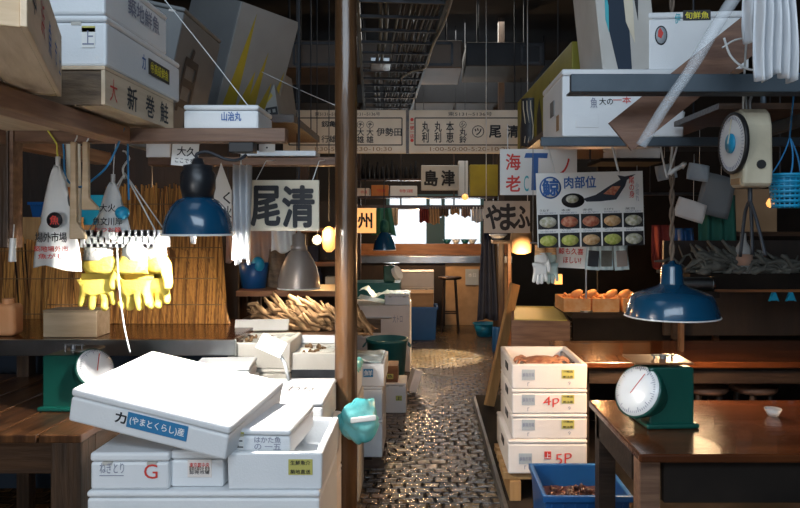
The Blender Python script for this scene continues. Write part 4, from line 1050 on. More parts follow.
# shelf above window with cartons
YH = 8.6; zs = Z(205,YH)
hs_ = thing('high_shelf', 'dark high shelf above the far counter carrying cartons', 'shelf', (0,0,0))
obj('board', boxr(B(), X(352,YH),X(500,YH),YH,YH+.4,zs-.05,zs), 'wood_dark', hs_)
obj('upper_board', boxr(B(), X(352,YH),X(500,YH),YH+.02,YH+.4,Z(196,YH)-.02+.0,Z(196,YH)), 'wood_dark', hs_)
pp = B()
for px in (356,498): boxr(pp, X(px,YH)-.03,X(px,YH)+.03,YH+.3,YH+.36,0,3.05)
for px in (400,455): boxr(pp, X(px,YH)-.01,X(px,YH)+.01,YH+.3,YH+.33,zs,3.05)
obj('post', pp, 'wood_dark_z', hs_)
zu = Z(196,YH)
for px0, px1, h, m_, lab in ((356,369,.10,'foam_pink','pinkish carton at the left end of the high shelf'),(371,388,.14,'orange_box','orange carton on the high shelf'),(390,417,.13,'foam','white carton with red mark on the high shelf')):
    cx, cw = xs(px0,px1,YH); t = thing('carton', lab, 'carton', (cx, YH+.15, zu+.001)); obj('carton_body', boxr(B(), -cw/2,cw/2,-.12,.12,0,h), m_, t, bevel=.004); text('特選', cw*.5, .04, 'red_ink', t, (cw*.1,-.122,h*.5))
t = thing('shop_sign', 'grey white box sign with two black kanji above the far counter', 'sign', (X(440,8.4), 8.45, Z(190,8.4))); w,h=.47,.31
obj('box_body', boxr(B(), -w/2,w/2,0,.12,0,h), 'sign_grey', t, bevel=.008); text('島', .16,.19,'ink',t,(-.11,-.002,.15),bold=.06); text('津', .16,.19,'ink',t,(.10,-.002,.15),bold=.06)
hb=B()
for x in (-.2,.2): cyl(hb,(x,.06,h),(x,.06,4.0-Z(190,8.4)),.005,seg=6)
obj('hanger_rod', hb, 'iron', t)
t = thing('carton', 'stacked white cartons right of the grey kanji box sign', 'carton', (X(464,8.5), 8.75, zu+.001)); obj('carton_body', boxr(B(), -.06,.06,-.1,.1,0,.45), 'foam', t, bevel=.005)
t = thing('carton', 'olive brown carton on the high shelf left of the shrimp sign', 'carton', (X(486,8.5), 8.75, zu+.001)); obj('carton_body', boxr(B(), -.19,.19,-.1,.12,0,.40), 'gold', t, bevel=.005)
# dark bottles row
for i in range(14):
    px = 358+i*4.8; h = .16+.10*((i*7)%5)/5
    if px > 420: break
    tag(obj('bottle', lathe(B(), [(0,0),(.025,0),(.027,h*.6),(.012,h*.8),(.012,h),(0,h)], 10), 'black', None, (X(px,8.9), 8.96, zu+.24)), 'dark bottle in the row above the high shelf cartons', 'bottle', 'dark bottles above the high shelf')
obj('bottle_board', boxr(B(), X(354,8.9),X(422,8.9),YH+.28,YH+.40,zu+.215,zu+.239), 'wood_dark', hs_)
t = thing('shop_sign', 'small orange glowing sign with black kanji above the far counter, beside the pole', 'sign', (X(365,8.2), 8.2, Z(233,8.2))); obj('box_body', boxr(B(), -.13,.13,0,.05,0,.30), 'glow_sign', t, bevel=.004); text('州', .17,.18,'ink',t,(0,-.002,.15),bold=.05)
hb=B(); cyl(hb,(0,.03,.3),(0,.03,4.0-Z(233,8.2)),.005); obj('hanger_rod', hb, 'iron', t)
# hanging things under shelf
drape('green apron hanging behind the small blue lamp', 384, 208, 236, 8.4, .18, 'cloth_green', name='apron', cat='apron', folds=2, wb=.30)
drape('cream cloth hanging at the top of the bright window', 371, 208, 226, 8.5, .14, 'paper_old', name='hanging_cloth', cat='cloth', folds=2)
drape('pale yellow cloth hanging between the green apron and the window', 394, 208, 225, 8.55, .10, 'wood_pale', name='hanging_cloth', cat='cloth', folds=2)
for i,(px,w_,m_,pb_) in enumerate(((424,.12,'cloth_red',222),(434,.14,'cloth_tan',224),(444,.12,'box_wood_old',216),(455,.12,'cloth_tan',214),(466,.12,'cloth_pink',217),(478,.16,'foam_pink',222))):
    drape(['dark red bunch','tan bunch','brown bunch','second tan bunch','pinkish bunch','pale bunch'][i]+' of dried goods hanging across the bright window', px, 207, pb_, 8.62, w_, m_, name='dried_goods_bunch', cat='bunch', folds=4, amp=.03)
# apron
drape('long navy apron hanging beside the aisle in front of the far counter', 488, 219, 320, 8.2, .12, 'navy', name='apron', cat='apron', folds=3, wb=.26, amp=.03, solid=.006, up=Z(205,YH)-.05)
cord('cord holding the long navy apron', [at(486,222,8.22), at(486,206,8.5), at(486,200,8.6)], .004, 'cable_black')
tag(obj('timber_post', boxr(B(), X(498,8.2),X(504,8.2),8.15,8.22,0,4.0), 'wood_dark_z'), 'dark timber post beside the long navy apron', 'post')
tag(obj('towel', sheet(B(), lambda u,v: ((u-.5)*.10, .02*math.sin(8*u), v*.30), 8, 8), 'plastic_blue', None, (X(495,8.3), 8.08, .0), solid=.02), 'blue cloth hanging low beside the apron', 'towel')
t = thing('shop_sign', 'grey board with black hiragana brushwork hanging over the aisle end', 'sign', (X(507,6.4), 6.4, Z(233,6.4))); w,h = 46*6.4/F, 32*6.4/F
obj('board', boxr(B(), -w/2,w/2,0,.02,0,h), 'sign_grey', t); 
for ch, fx, hh in (('や',-.29,.22),('ま',.02,.24),('ふ',.33,.20)): text(ch, .14, hh, 'ink', t, (fx*w,-.002,h*.5), bold=.06)
hb=B()
for x in (-w*.45,w*.45): cyl(hb,(x,.01,h-.01),(x,.01,4.0-Z(233,6.4)),.004,seg=6)
obj('hanging_cord', hb, 'cord_white', t)
t = thing('lamp', 'warm lit tan paper lantern under the hiragana board', 'lamp', (X(521,7.4), 7.4, Z(254,7.4))); obj('shade', lathe(B(), [(.05,0),(.11,.02),(.12,.14),(.11,.24),(.04,.26)], 20), 'cloth_tan', t); obj('bulb', lathe(B(), [(.001,.05),(.04,.08),(.04,.13),(.001,.16)], 12), 'glow_lamp', t); obj('cord', cyl(B(),(0,0,.25),(0,0,3.11-Z(254,7.4)),.004), 'cable_black', t)
l = bpy.data.lights.new('lantern_light','POINT'); l.energy=30; l.color=(1,.6,.28); l.shadow_soft_size=.05; lo=bpy.data.objects.new('lantern_light',l); C.objects.link(lo); lo.location=(X(521,7.4),7.2,Z(262,7.4))
t = thing('bowl', 'white enamel bowl in the gap left of the tan lantern', 'bowl', (X(498,7.9), 7.9, Z(240,7.9))); obj('bowl_body', lathe(B(), [(0,0),(.05,0),(.11,.07),(.105,.07),(.04,.008)], 20), 'enamel_white', t)
tag(obj('bowl_shelf', boxr(B(), X(492,7.9),X(512,7.9),7.78,8.05,Z(240,7.9)-.04,Z(240,7.9)-.001), 'wood_dark'), 'short dark shelf under the white enamel bowl', 'shelf')
q=bpy.data.objects['bowl_shelf']; obj('post', boxr(B(), X(508,7.9),X(511,7.9),7.9,7.96,0,Z(240,7.9)-.04),'orange_wood',q)

# leaning plank
t = thing('wooden_plank', 'long worn timber plank leaning at the right side of the aisle', 'plank', (0,0,0))
p0 = Vector((X(489,5.42),5.42,.068)); p1 = Vector((X(515,5.56),5.56,Z(284,5.56)))
obj('board', beam(B(), p0, p1, .035, .085, roll=0), 'wood_plank', t, bevel=.004)
# ================================================================== right side
# foam stack
YR = 3.55
cx, cw = xs(512, 588, YR)
t = thing('pallet', 'small timber pallet under the foam stack right of the aisle', 'pallet', (cx-.0, YR+.27, .06)); pb=B()
for x in (-.18,0,.18): boxr(pb, x-.03,x+.03,-.26,.26,0,.05)
for y in (-.2,-.07,.07,.2): boxr(pb, -.24,.22,y-.04,y+.04,.05,.068)
obj('pallet_boards', pb, 'wood_plank', t, bevel=.002); t.scale.z=2.1
labs = ['bottom foam box of the right hand stack, red stamp and red 5P','third foam box down in the right stack, yellow and grey labels only','second foam box down in the right stack, red handwriting between its labels','top open foam box of the right stack holding a brown crab']
z = .205
hh = .178
for i in range(4):
    hh = .130 if i else .178
    w_, d_ = (cw, .54) if i else (cw+.02, .56)
    D = (w_, d_, hh)
    t = foam_box(labs[i], (cx-(.012 if i==0 else 0), YR+.28, z), R(0), *D, kind='open' if i == 3 else 'closed', m='foam_pink', lid_h=.022, notch=False)
    sticker(t,'F',-.28,.58 if i else .45,.068,.055,D,'paper_blue','鮮魚市場','grey_ink',th=.4); write(t,'F',-.28,.2,.01,.02,D,'γ' if 0 else 'r','grey_ink')
    if i: 
        sticker(t,'F',.24,.60,.066,.045,D,'yellow_label'); write(t,'F',.24,.71,.052,.011,D,'冷蔵品','ink',.03,off=.002); write(t,'F',.24,.50,.052,.011,D,'要注意','ink',.03,off=.002); write(t,'F',.26,.24,.012,.018,D,'9','grey_ink')
    if i == 2: write(t,'F',.02,.5,.085,.06,D,'4p','red_ink',.0,skew=.2)
    if i == 0: sticker(t,'F',.0,.55,.035,.04,D,'red_ink','上','white_ink'); write(t,'F',.20,.45,.085,.055,D,'5P','red_ink',.0,skew=.1)
    gb = B(); box(gb, (-w_/2-.0005, -.05, hh*.62), (.004,.11,.038)); obj('hand_hole', gb, 'black', t, bevel=.01)
    z += hh+.001
ztop = z
# crab in top box
t = thing('crab', 'brown crab lying on ice in the top foam box', 'crab', (cx-.005, YR+.24, ztop-.028))
bm = B(); bmesh.ops.create_icosphere(bm, subdivisions=4, radius=1)
for v in bm.verts:
    v.co = Vector((v.co.x*.105, v.co.y*.075, v.co.z*.026)); v.co += v.co.normalized()*noise.noise(v.co*40)*.006
for f in bm.faces: f.smooth=True
obj('shell', bm, 'crab', t)
for s_ in (-1,1):
    for k in range(4):
        a = R(-25+k*22); obj('leg', tube(B(), spline([(s_*.085*math.cos(a),.07*math.sin(a),-.003),(s_*.135*math.cos(a),.11*math.sin(a)+.01,.012),(s_*.155*math.cos(a),.15*math.sin(a)-.01,-.012)],4), [.008]*8+[.004], 6), 'crab', t)
    obj('claw', tube(B(), spline([(s_*.05,-.06,0),(s_*.09,-.10,.005),(s_*.055,-.125,.003),(s_*.02,-.115,.002)],4), [.009]*5+[.015]*5+[.006]*3, 8), 'crab', t)
cb = bpy.data.objects.get('crab')
ib = sheet(B(), lambda u,v: ((u-.5)*(cw-.06),(v-.5)*.42,.006*noise.noise(Vector((u*9,v*9,3)))), 16,16)
o = tag(obj('crushed_ice', ib, 'foam', None, (cx, YR+.25, ztop-.055)), 'white sheet under the brown crab in the top foam box', 'ice', kind='stuff')

# blue crate front
t = thing('plastic_crate', 'bright blue plastic crate of dark shellfish at the front edge right of the aisle', 'crate', (X(579,2.9), 3.02, .065-.005), R(0)); 
cx, cw = (.53+.905)/2-.01, .375; t.location = (cx+.01, 3.20, .061)
H_ = Z(466,3.2)-.061
H_ = .25
obj('crate_body', tubmesh(B(), cw,.40,H_,.010,taper=.012), 'plastic_blue', t, bevel=.004); obj('rim', ringmesh(B(), cw+.022, .422, .028, .020), 'plastic_blue', t, loc=(0,0,H_-.028), bevel=.003)
rb=B()
for i in range(7): boxr(rb, -cw/2+.03+i*(cw-.06)/6-.003, -cw/2+.03+i*(cw-.06)/6+.003, -.203,-.196,.03,H_-.04)
obj('rib', rb, 'plastic_blue', t)
sf = tag(obj('shellfish', lumps(sheet(B(), lambda u,v: ((u-.5)*(cw-.05),(v-.5)*.35,.01*noise.noise(Vector((u*9,v*9,3)))), 10,10), .02,0,.0,.14,.13,.02,60,seedv=8,elong=1.8), 'dark_shell', None, (cx+.01,3.20,.061+H_-.10)), 'dark wet shellfish filling the bright blue crate', 'shellfish', kind='stuff')

# right front table
RT = thing('work_table', 'big glossy brown timber table at the right front, worn edge', 'table', (0,0,0))
tx0 = .705
obj('top', boxr(B(), tx0,2.4,2.23,2.93,.722,.75), 'table_top', RT, bevel=.006)
obj('front_apron', boxr(B(), tx0+.09,2.3,2.26,2.29,.58,.720), 'dark_panel', RT)
obj('side_apron', boxr(B(), tx0+.012,tx0+.04,2.36,2.84,.62,.720), 'wood_shaded', RT)
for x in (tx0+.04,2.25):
    for y in (2.27,2.80): obj('leg', boxr(B(), x-.028,x+.04,y,y+.07,0,.7205), 'wood_mid' if y<2.5 and x<1 else 'wood_shaded', RT, bevel=.003)
sc = spring_scale('green spring scale with big round white dial on the right front table', (X(663,2.60), 2.60, .751), R(4), 1, .102, .58)
t = thing('tray_plate', 'flat brass coloured tray resting on the green scale of the right table', 'tray', (X(657,2.60)-.0, 2.60, .751+.2352)); obj('plate', boxr(B(), -.11,.11,-.085,.085,0,.008), 'orange_wood', t, bevel=.003)
spl = spring_scale('green spring scale with white dial on the front left table', (X(70,2.8), 2.83, .751), R(-2), -1, .084, .74)
t = thing('tray_plate', 'thin steel pan resting on the left green scale', 'tray', (X(82,2.8), 2.83, .751+.2352)); obj('plate', lathe(B(), [(0,0),(.06,0),(.075,.006),(.07,.006),(.055,.002),(0,.002)], 24), 'steel', t)
t = thing('glass_bowl', 'little clear glass bowl at the far right of the front table', 'bowl', (X(781,2.62), 2.68, .751)); obj('bowl_body', lathe(B(), [(0,.002),(.02,.002),(.034,.03),(.031,.03),(.018,.006)], 24), 'glass', t)
# second table
R2 = thing('work_table', 'long wet glossy table behind the front one under the big blue lamp', 'table', (0,0,0))
obj('top', boxr(B(), X(572,3.75),3.2,3.75,4.45,.715,.75), 'table_top', R2, bevel=.006)
obj('front_rail', boxr(B(), X(580,3.75),3.1,3.80,3.83,.62,.714), 'wood_shaded', R2)
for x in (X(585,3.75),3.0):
    for y in (3.8,4.34): obj('leg', boxr(B(), x-.035,x+.035,y,y+.07,0,.714), 'wood_shaded', R2)
# stools beneath
st1 = stool('dark stool under the long table, left of its neighbour', (X(713,3.9), 4.02, 0), .135, .56, name='stool'); dup(st1, (X(763,3.9)+.0, 4.02, 0), .3, 'dark stool under the long table, nearest the right edge'); dup(st1, (X(660,4.1), 4.05, 0), .6, 'dark stool under the long table, behind the green scale')
for o in (st1,): pass
# chest
cx, cw = xs(512, 571, 4.9)
t = thing('storage_chest', 'brown wooden chest with a mustard yellow open top beside the leaning plank', 'chest', (X(541,4.9)+.065, 5.4, .061), R(-7.6))
hC = Z(322,4.9)-.06
obj('chest_body', tubmesh(B(), cw,.9,hC,.02), 'wood_mid', t, bevel=.004); obj('yellow_lining', tubmesh(B(), cw-.042,.855,.03,.02), 'yellow_label', t, loc=(0,0,hC-.025)); obj('yellow_board', boxr(B(), -cw/2+.03,cw/2-.03,-.42,.42,hC-.12,hC-.10), 'gold', t)
t2 = thing('carton', 'pale flattened carton lying in the yellow topped chest', 'carton', (X(541,4.9)+.08,5.35,.06+hC-.099)); obj('carton_body', box(B(), (0,0,.025),(.28,.55,.04),(0,0,R(-12))), 'paper_old', t2)
# orange lit trays counter
Y3=5.0
R3 = thing('stall_counter', 'dark stall counter with orange lit trays right of the yellow chest', 'counter', (0,0,0))
obj('worktop', boxr(B(), X(572,Y3),3.6,Y3,Y3+.7,Z(313,Y3)-.04,Z(313,Y3)), 'wood_shaded', R3); obj('front_panel', boxr(B(), X(574,Y3),3.5,Y3+.04,Y3+.07,0,Z(313,Y3)-.04), 'dark_panel', R3)
ztr = Z(313,Y3)
names = ['orange lit wooden tray nearest the menu board post','orange lit wooden tray second from the yellow chest','orange lit wooden tray partly behind the big blue lamp']
for i, px in enumerate((572, 601, 632)):
    t = thing('wooden_tray', names[i], 'tray', (X(px,Y3)+.05, Y3+.22, ztr+.001)); obj('tray_body', tubmesh(B(), .20,.34,.10,.012), 'orange_food', t); 
    bm = lumps(B(),0,0,.08,.06,.10,.03,26,seedv=i,elong=1.3); o=tag(obj('dried_fish', bm, 'orange_food', None, (X(px,Y3)+.05, Y3+.22, ztr+.01)), 'pale orange dried fish heaped in '+['the tray nearest the yellow chest','the middle orange tray','the tray behind the big blue lamp'][i], 'fish', kind='stuff')
for i, (px, lab) in enumerate(((577,'pale shell standing on the left orange tray'),(591,'pale shell standing between the orange trays'),(612,'pale shell standing on the middle orange tray'),(625,'pale shell standing on the right orange tray'))):
    t = thing('seashell', lab, 'shell', (X(px,Y3+.1), Y3+.12 , ztr+.10)); bm=B(); bmesh.ops.create_icosphere(bm, subdivisions=2, radius=.05); 
    for v in bm.verts: v.co=Vector((v.co.x*1.0, v.co.y*.5, v.co.z*.62+.03)); v.co.z+=v.co.x*.3
    for f in bm.faces: f.smooth=True
    obj('shell_body', bm, 'orange_food', t)
l = bpy.data.lights.new('stall_light','POINT'); l.energy=8; l.color=(1,.5,.2); l.shadow_soft_size=.03; lo=bpy.data.objects.new('stall_light',l); C.objects.link(lo); lo.location=(X(600,5.0),5.1,1.28)
t = thing('lamp', 'small square lit lamp hanging behind the white work gloves', 'lamp', (X(558,5.6), 5.6, Z(284,5.6))); obj('shade', boxr(B(), -.03,.03,-.03,.03,0,.08), 'glow_lamp', t); obj('cord', cyl(B(),(0,0,.08),(0,0,4.0-Z(284,5.6)),.003), 'cable_black', t)

# right shelf with goods
Y4=4.2; z4=Z(290,Y4)
R4 = thing('display_shelf', 'dark display shelf with an orange lit front lip on the right', 'shelf', (0,0,0))
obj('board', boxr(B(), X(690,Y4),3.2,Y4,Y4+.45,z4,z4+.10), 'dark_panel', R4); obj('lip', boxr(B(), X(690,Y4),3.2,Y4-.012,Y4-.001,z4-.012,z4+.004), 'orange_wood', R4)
obj('back_board', boxr(B(), X(690,Y4),3.2,Y4+.46,Y4+.49,.75,1.4), 'brown_panel', R4)
pp=B()
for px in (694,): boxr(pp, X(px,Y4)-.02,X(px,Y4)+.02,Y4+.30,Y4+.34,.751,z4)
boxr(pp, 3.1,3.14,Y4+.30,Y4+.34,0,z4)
obj('post', pp, 'wood_shaded', R4)
o = twigs('grey green garland of dried twigs heaped on the right display shelf', 722, 270, 4.25, 90, .22, 'twig_grey', 21, .12, (-.8,.8), name='twig_heap', cat='garland'); o.location.z = z4+.101; o.scale=(1,1,1.3)
o = twigs('second grey heap of dried twigs at the right end of the shelf', 775, 270, 4.25, 60, .22, 'twig_grey', 22, .09, (-.8,.8), name='twig_heap', cat='garland'); o.location.z = z4+.101
t = thing('bottle', 'clear glass bottle with pink label standing among the twigs', 'bottle', (X(754,4.1), 4.24, z4+.101)); obj('bottle_body', lathe(B(), [(0,0),(.05,0),(.055,.08),(.05,.15),(.02,.2),(.018,.25),(.0,.25)], 20), 'glass', t); obj('label_sticker', lathe(B(), [(.0555,.05),(.056,.05),(.0545,.12),(.053,.12)], 20), 'cloth_pink', t)
t = thing('metal_canister', 'shiny steel canister lying behind the neck of the big blue lamp', 'canister', (X(697,4.0), 4.02, Z(292,4.0))); obj('canister_body', cyl(B(), (-.09,0,.045),(.09,0,.045),.042,.042,24), 'steel', t); obj('lid', cyl(B(), (.09,0,.045),(.10,0,.045),.045,.045,24), 'chrome', t)
tag(obj('canister_ledge', boxr(B(), X(680,4.0),X(716,4.0),3.95,4.10,Z(292,4.0)-.03,Z(292,4.0)+.002), 'dark_panel'), 'dark ledge under the shiny canister', 'ledge')
q=bpy.data.objects['canister_ledge']; obj('post', boxr(B(), X(684,4.0),X(688,4.0),4.06,4.10,.751,Z(292,4.0)-.03),'wood_dark_z',q)
for i,(px) in enumerate((772, 789)):
    t = thing('clip', 'blue plastic clip hanging under the orange lip'+(', nearest the right edge' if i else ', left of the other'), 'clip', (X(px,Y4), Y4-.02, z4-.012)); obj('clip_body', prism(B(), [(-.02,-.05),(.02,-.05),(.03,-.055),(.008,0),(-.008,0),(-.03,-.055)], -.01,.01), 'plastic_sky', t)
# hanging cloths right back
def hang(label, px, pyt, pyb, Y, w, m, **k): return drape(label, px, pyt, pyb, Y, w, m, **k)
hang('dark red cloth hanging behind the lamp chain', 662, 225, 268, 4.9, .14, 'cloth_red', name='hanging_cloth', cat='cloth', folds=2)
hang('blue plastic bag hanging right of the lamp chain', 685, 228, 262, 4.8, .14, 'plastic_blue', name='plastic_bag', cat='bag', folds=2)
hang('large dark green cloth hanging left of the scale stand', 718, 195, 268, 4.7, .26, 'cloth_green', name='hanging_cloth', cat='cloth', folds=3)
t = thing('clothes_rail', 'dim rail carrying the red, blue and green cloths on the right', 'rail', (0,4.8,Z(194,4.8))); obj('rail', cyl(B(), (X(640,4.8),0,0),(X(790,4.8),0,0),.012), 'iron', t)
rr=B()
for px in (650, 780): cyl(rr, (X(px,4.8),0,0),(X(px,4.8),0,4.0-Z(194,4.8)),.005)
obj('hanger_rod', rr, 'iron', t)
for i,(px,py,w_,h_,m_,rz,lab) in enumerate(((666,172,.13,.10,'paper_blue',R(-12),'pale paper sheet pinned above the red cloth'),(700,172,.14,.11,'paper_blue',R(10),'pale blue paper sheet pinned left of the round dial scale'),(694,210,.20,.13,'foam_pink',R(18),'pinkish crumpled paper hanging above the blue bag'),(722,195,.22,.28,'grey_box',R(14),'dark grey clear folder hanging behind the scale'))):
    t = thing('notice', lab, 'notice', (X(px,4.5), 4.5+.03*i, Z(py,4.5)), (0,rz,0)); o = obj('sheet', sheet(B(), lambda u,v: ((u-.5)*w_,.01*math.sin(4*u+3*v),(v-.5)*h_), 6,6), m_, t, solid=.002); obj('hanging_thread', tube(B(), [(0,.0,h_/2),(math.sin(-rz)*.3,.0,h_/2+.3)], .0015), 'cord_white', t)
t = thing('carton', 'brown kraft carton behind the legs of the hanging scale', 'carton', (X(765,4.6), 4.85, Z(232,4.6))); obj('carton_body', boxr(B(), -.16,.16,-.1,.1,0,.30), 'kraft', t, bevel=.004)
tag(obj('upper_shelf', boxr(B(), X(735,4.6),3.2,4.73,5.0,Z(232,4.6)-.03,Z(232,4.6)-.001), 'wood_dark'), 'dark shelf under the kraft carton on the right', 'shelf')
q=bpy.data.objects['upper_shelf']; 
for x in (X(738,4.6),3.1): obj('post', boxr(B(), x-.02,x+.02,4.94,4.98,0,Z(232,4.6)-.03),'wood_dark_z',q)
t = thing('lamp', 'small warm bulb glowing beside the blue basket', 'lamp', (X(774,4.4), 4.45, Z(203,4.4))); obj('bulb', lathe(B(), [(.001,-.03),(.018,-.02),(.025,0),(.015,.022),(.01,.03)], 12), 'glow_lamp', t); obj('cord', tube(B(), [(0,0,.03),(0,0,4.0-Z(203,4.4))], .003), 'cable_black', t)
tag(obj('partition', boxr(B(), X(598,6.4),5.5,6.4,6.45,0,2.2), 'dark_panel'), 'dark partition closing the back of the right stalls', 'partition')

# menu board
Ym=3.6
t = thing('menu_board', 'white whale meat menu board with ten small dish pictures hanging on the right', 'sign', (X(591.5,Ym), Ym, Z(246,Ym)), (0,R(-1.5),R(4)))
w,h = 109*Ym/F, 74*Ym/F
obj('board', boxr(B(), -w/2,w/2,0,.006,0,h), 'paper', t, bevel=.002)
obj('kanji_disc', lathe(B(), [(0,0),(.058,0),(.058,.001),(0,.001)], 32, mx((-w*.5+.075,-.001,h*.80),(PI/2,0,0))), 'blue_ink', t)
obj('kanji_disc_face', lathe(B(), [(0,0),(.050,0),(.050,.001),(0,.001)], 32, mx((-w*.5+.075,-.002,h*.80),(PI/2,0,0))), 'paper', t)
text('鯨', .085,.085,'blue_ink',t,(-w*.5+.075,-.0035,h*.80),bold=.06); text('肉部位', .17,.062,'blue_ink',t,(-w*.5+.235,-.0015,h*.865),bold=.04)
wb = B(); pts=[(-.02,h*.60),(.05,h*.60),(.14,h*.62),(.19,h*.80),(.20,h*.88),(.25,h*.96),(.19,h*.93),(.15,h*.95),(.165,h*.89),(.10,h*.80),(.03,h*.69),(-.04,h*.64)]
prism(wb, pts, -.002,-.0005); obj('whale_picture', wb, 'whale', t)
obj('whale_meat', prism(B(), [(.07,h*.70),(.13,h*.68),(.165,h*.80),(.12,h*.80)], -.0035,-.002), 'meat', t)
text('尾の身', .028,.11,'red_ink',t,(.225,-.0015,h*.78),bold=.02,vertical=True); text('小切れ', .018,.10,'grey_ink',t,(.255,-.0015,h*.72),vertical=True)
dishm=['food_white','meat','meat','fried','food_white','greens','greens','fried','greens','food_white']
for k in range(10):
    r_, c_ = divmod(k,5); x = -w*.5+w*(.10+.2*c_); z_ = h*(.335 if r_==0 else .085)
    o = obj('dish_picture', boxr(B(), x-.053,x+.053,-.0015,-.0003,z_-.036,z_+.040), 'black', t)
    obj('food', lathe(B(), [(0,0),(.046,0),(.046,.001),(0,.001)], 24, mx((x,-.0018,z_),(PI/2,0,0),(1,.62,1))), dishm[k], o)
    for j in range(2): text(['うねす','本皮','赤肉','さえずり','尾羽','ベーコン','小腸','心臓','鹿の子','須の子'][k] if j==0 else '刺身や煮物に最適です', .05 if j==0 else .085,.012 if j==0 else .009,'ink' if j==0 else 'grey_ink',t,(x-(.018 if j==0 else 0),-.0015,z_+.062-.014*j),name='caption')
o = obj('dish_picture', lathe(B(), [(0,0),(.062,0),(.062,.001),(0,.001)], 28, mx((-w*.5+.195,-.001,h*.62),(PI/2,0,0),(1,.62,1))), 'black', t)
obj('food', lathe(B(), [(0,0),(.034,0),(.034,.001),(0,.001)], 20, mx((-w*.5+.19,-.0035,h*.64),(PI/2,0,0),(1,.62,1))), 'food_white', o)
for x, pts in ((-w*.32,None),(w*.28,None)):
    obj('hanging_cord', tube(B(), [(x,.003,h-.01),(x-.01,.05,h+.10),(x-.02,.1,h+.20)] if x<0 else [(x,.003,h-.01),(x-.05,-.03,h+.17),(x-.06,-.05,h+.22)], .004), 'cord_white', t)
# shrimp sign behind
Yk=4.3
t = thing('hanging_sign', 'white sign with red shrimp kanji and a blue letter T behind the menu board', 'sign', (X(538.5,Yk), Yk, Z(195,Yk)))
w,h=77*Yk/F,46*Yk/F; obj('board', boxr(B(), -w/2,w/2,0,.006,0,h), 'paper', t)
text('海', .09,.10,'red_ink',t,(-w*.33,-.002,h*.72),bold=.04); text('老', .09,.10,'red_ink',t,(-w*.33,-.002,h*.25),bold=.04)
tb_=B(); prism(tb_, [(-.11,.235),(-.10,.265),(.04,.265),(.035,.232),(-.02,.235),(-.025,.03),(-.065,.03),(-.06,.235)], -.002,-.0005); obj('blue_mark', tb_, 'blue_ink', t, loc=(w*.04,0,0))
text('ノ', .06,.10,'red_ink',t,(w*.34,-.002,h*.62),bold=.03); text('C', .03,.10,'cyan_ink',t,(-w*.16,-.002,h*.25))
hb=B()
for x in (-w*.4,w*.4): cyl(hb,(x,.003,h-.005),(x,.003,h+.16),.003,seg=6)
obj('hanging_cord', hb, 'cord_white', t)
# white gloves + red text notice + packets
glove('pair of white work gloves hanging under the left end of the menu board', (X(540,3.75), 3.75, Z(250,3.75)), R(10), 'glove_white', .20, 'white gloves under the menu board', 11, cuffm='orange_food', wid=.85)
glove('pale greenish work glove hanging just right of the white one', (X(551,3.8), 3.8, Z(250,3.8)), R(-15), 'glove_green', .20, 'white gloves under the menu board', 12, cuffm='orange_food', wid=.85, flip=-1)
t = thing('notice', 'white notice with red handwriting under the menu board', 'notice', (X(570,3.85), 3.85, Z(268,3.85)), (0,R(3),0)); obj('card', boxr(B(), -.10,.10,0,.003,0,.135), 'paper', t); text('鯨も久喜', .14,.035,'red_ink',t,(0,-.002,.095),bold=.03); text('ほしい?', .10,.035,'red_ink',t,(.01,-.002,.045),bold=.03)
RP = thing('clip_rail', 'wire rail behind the menu board carrying gloves, notice and packets', 'rail', (0,3.83,Z(243,3.83))); obj('rail', cyl(B(), (X(530,3.83),0,0),(X(640,3.83),0,0),.005), 'steel_dull', RP)
rr=B()
for px in (533, 637): cyl(rr, (X(px,3.83),0,0),(X(px,3.83),0,1.95-Z(243,3.83)),.002)
obj('hanger_wire', rr, 'steel_dull', RP)
for i, px in enumerate((592, 606, 622)):
    t = thing('packet', ['leftmost','middle','rightmost'][i]+' clear packet of dark goods hanging under the menu board', 'packet', (X(px,3.84), 3.84, Z(270,3.84)), (0,R(4-4*i),0), 'clear packets under the menu board'); obj('wrapper', sheet(B(), lambda u,v: ((u-.5)*.08,.006*math.sin(11*u+4*v),v*.15), 8,8), 'plastic_wrap', t, solid=.002); obj('contents', boxr(B(), -.030,.030,-.016,-.008,.02,.11), ['iron','twig_grey','lamp_grey'][i], t, bevel=.003)
t = thing('metal_rod', 'thin steel rod standing from the orange trays up behind the menu board', 'rod', (X(588,5.0), 5.06, ztr+.001)); obj('rod', cyl(B(), (0,0,0),(0,0,Z(262,4.9)-ztr),.008), 'steel', t); obj('foot', cyl(B(),(0,0,0),(0,0,.01),.05),'steel',t)

# ------------------------------------------------------------------ overhead right
SR = thing('steel_shelf', 'blue grey steel angle frame overhead on the right carrying boxes', 'shelf', (0,0,0))
zb = Z(93,2.3); 
obj('front_beam', boxr(B(), X(570,2.3),2.2,2.28,2.31,zb,Z(75,2.3)), 'steel_blue', SR, bevel=.003)
obj('lower_flange', boxr(B(), X(570,2.3),2.2,2.31,2.36,zb,zb+.006), 'steel_blue', SR)
obj('rear_beam', boxr(B(), X(541,3.0),2.6,3.0,3.03,Z(146,3.0),Z(137,3.0)), 'steel_blue', SR, bevel=.003)
pb=B()
for x in (X(776,2.3), 2.1): cyl(pb, (x,2.33,zb),(x,2.33,4.0),.012)
for x in (1.5, 2.5): cyl(pb, (x,3.015,Z(140,3.0)),(x,3.015,4.0),.012)
obj('hanger_rod', pb, 'steel_blue', SR)
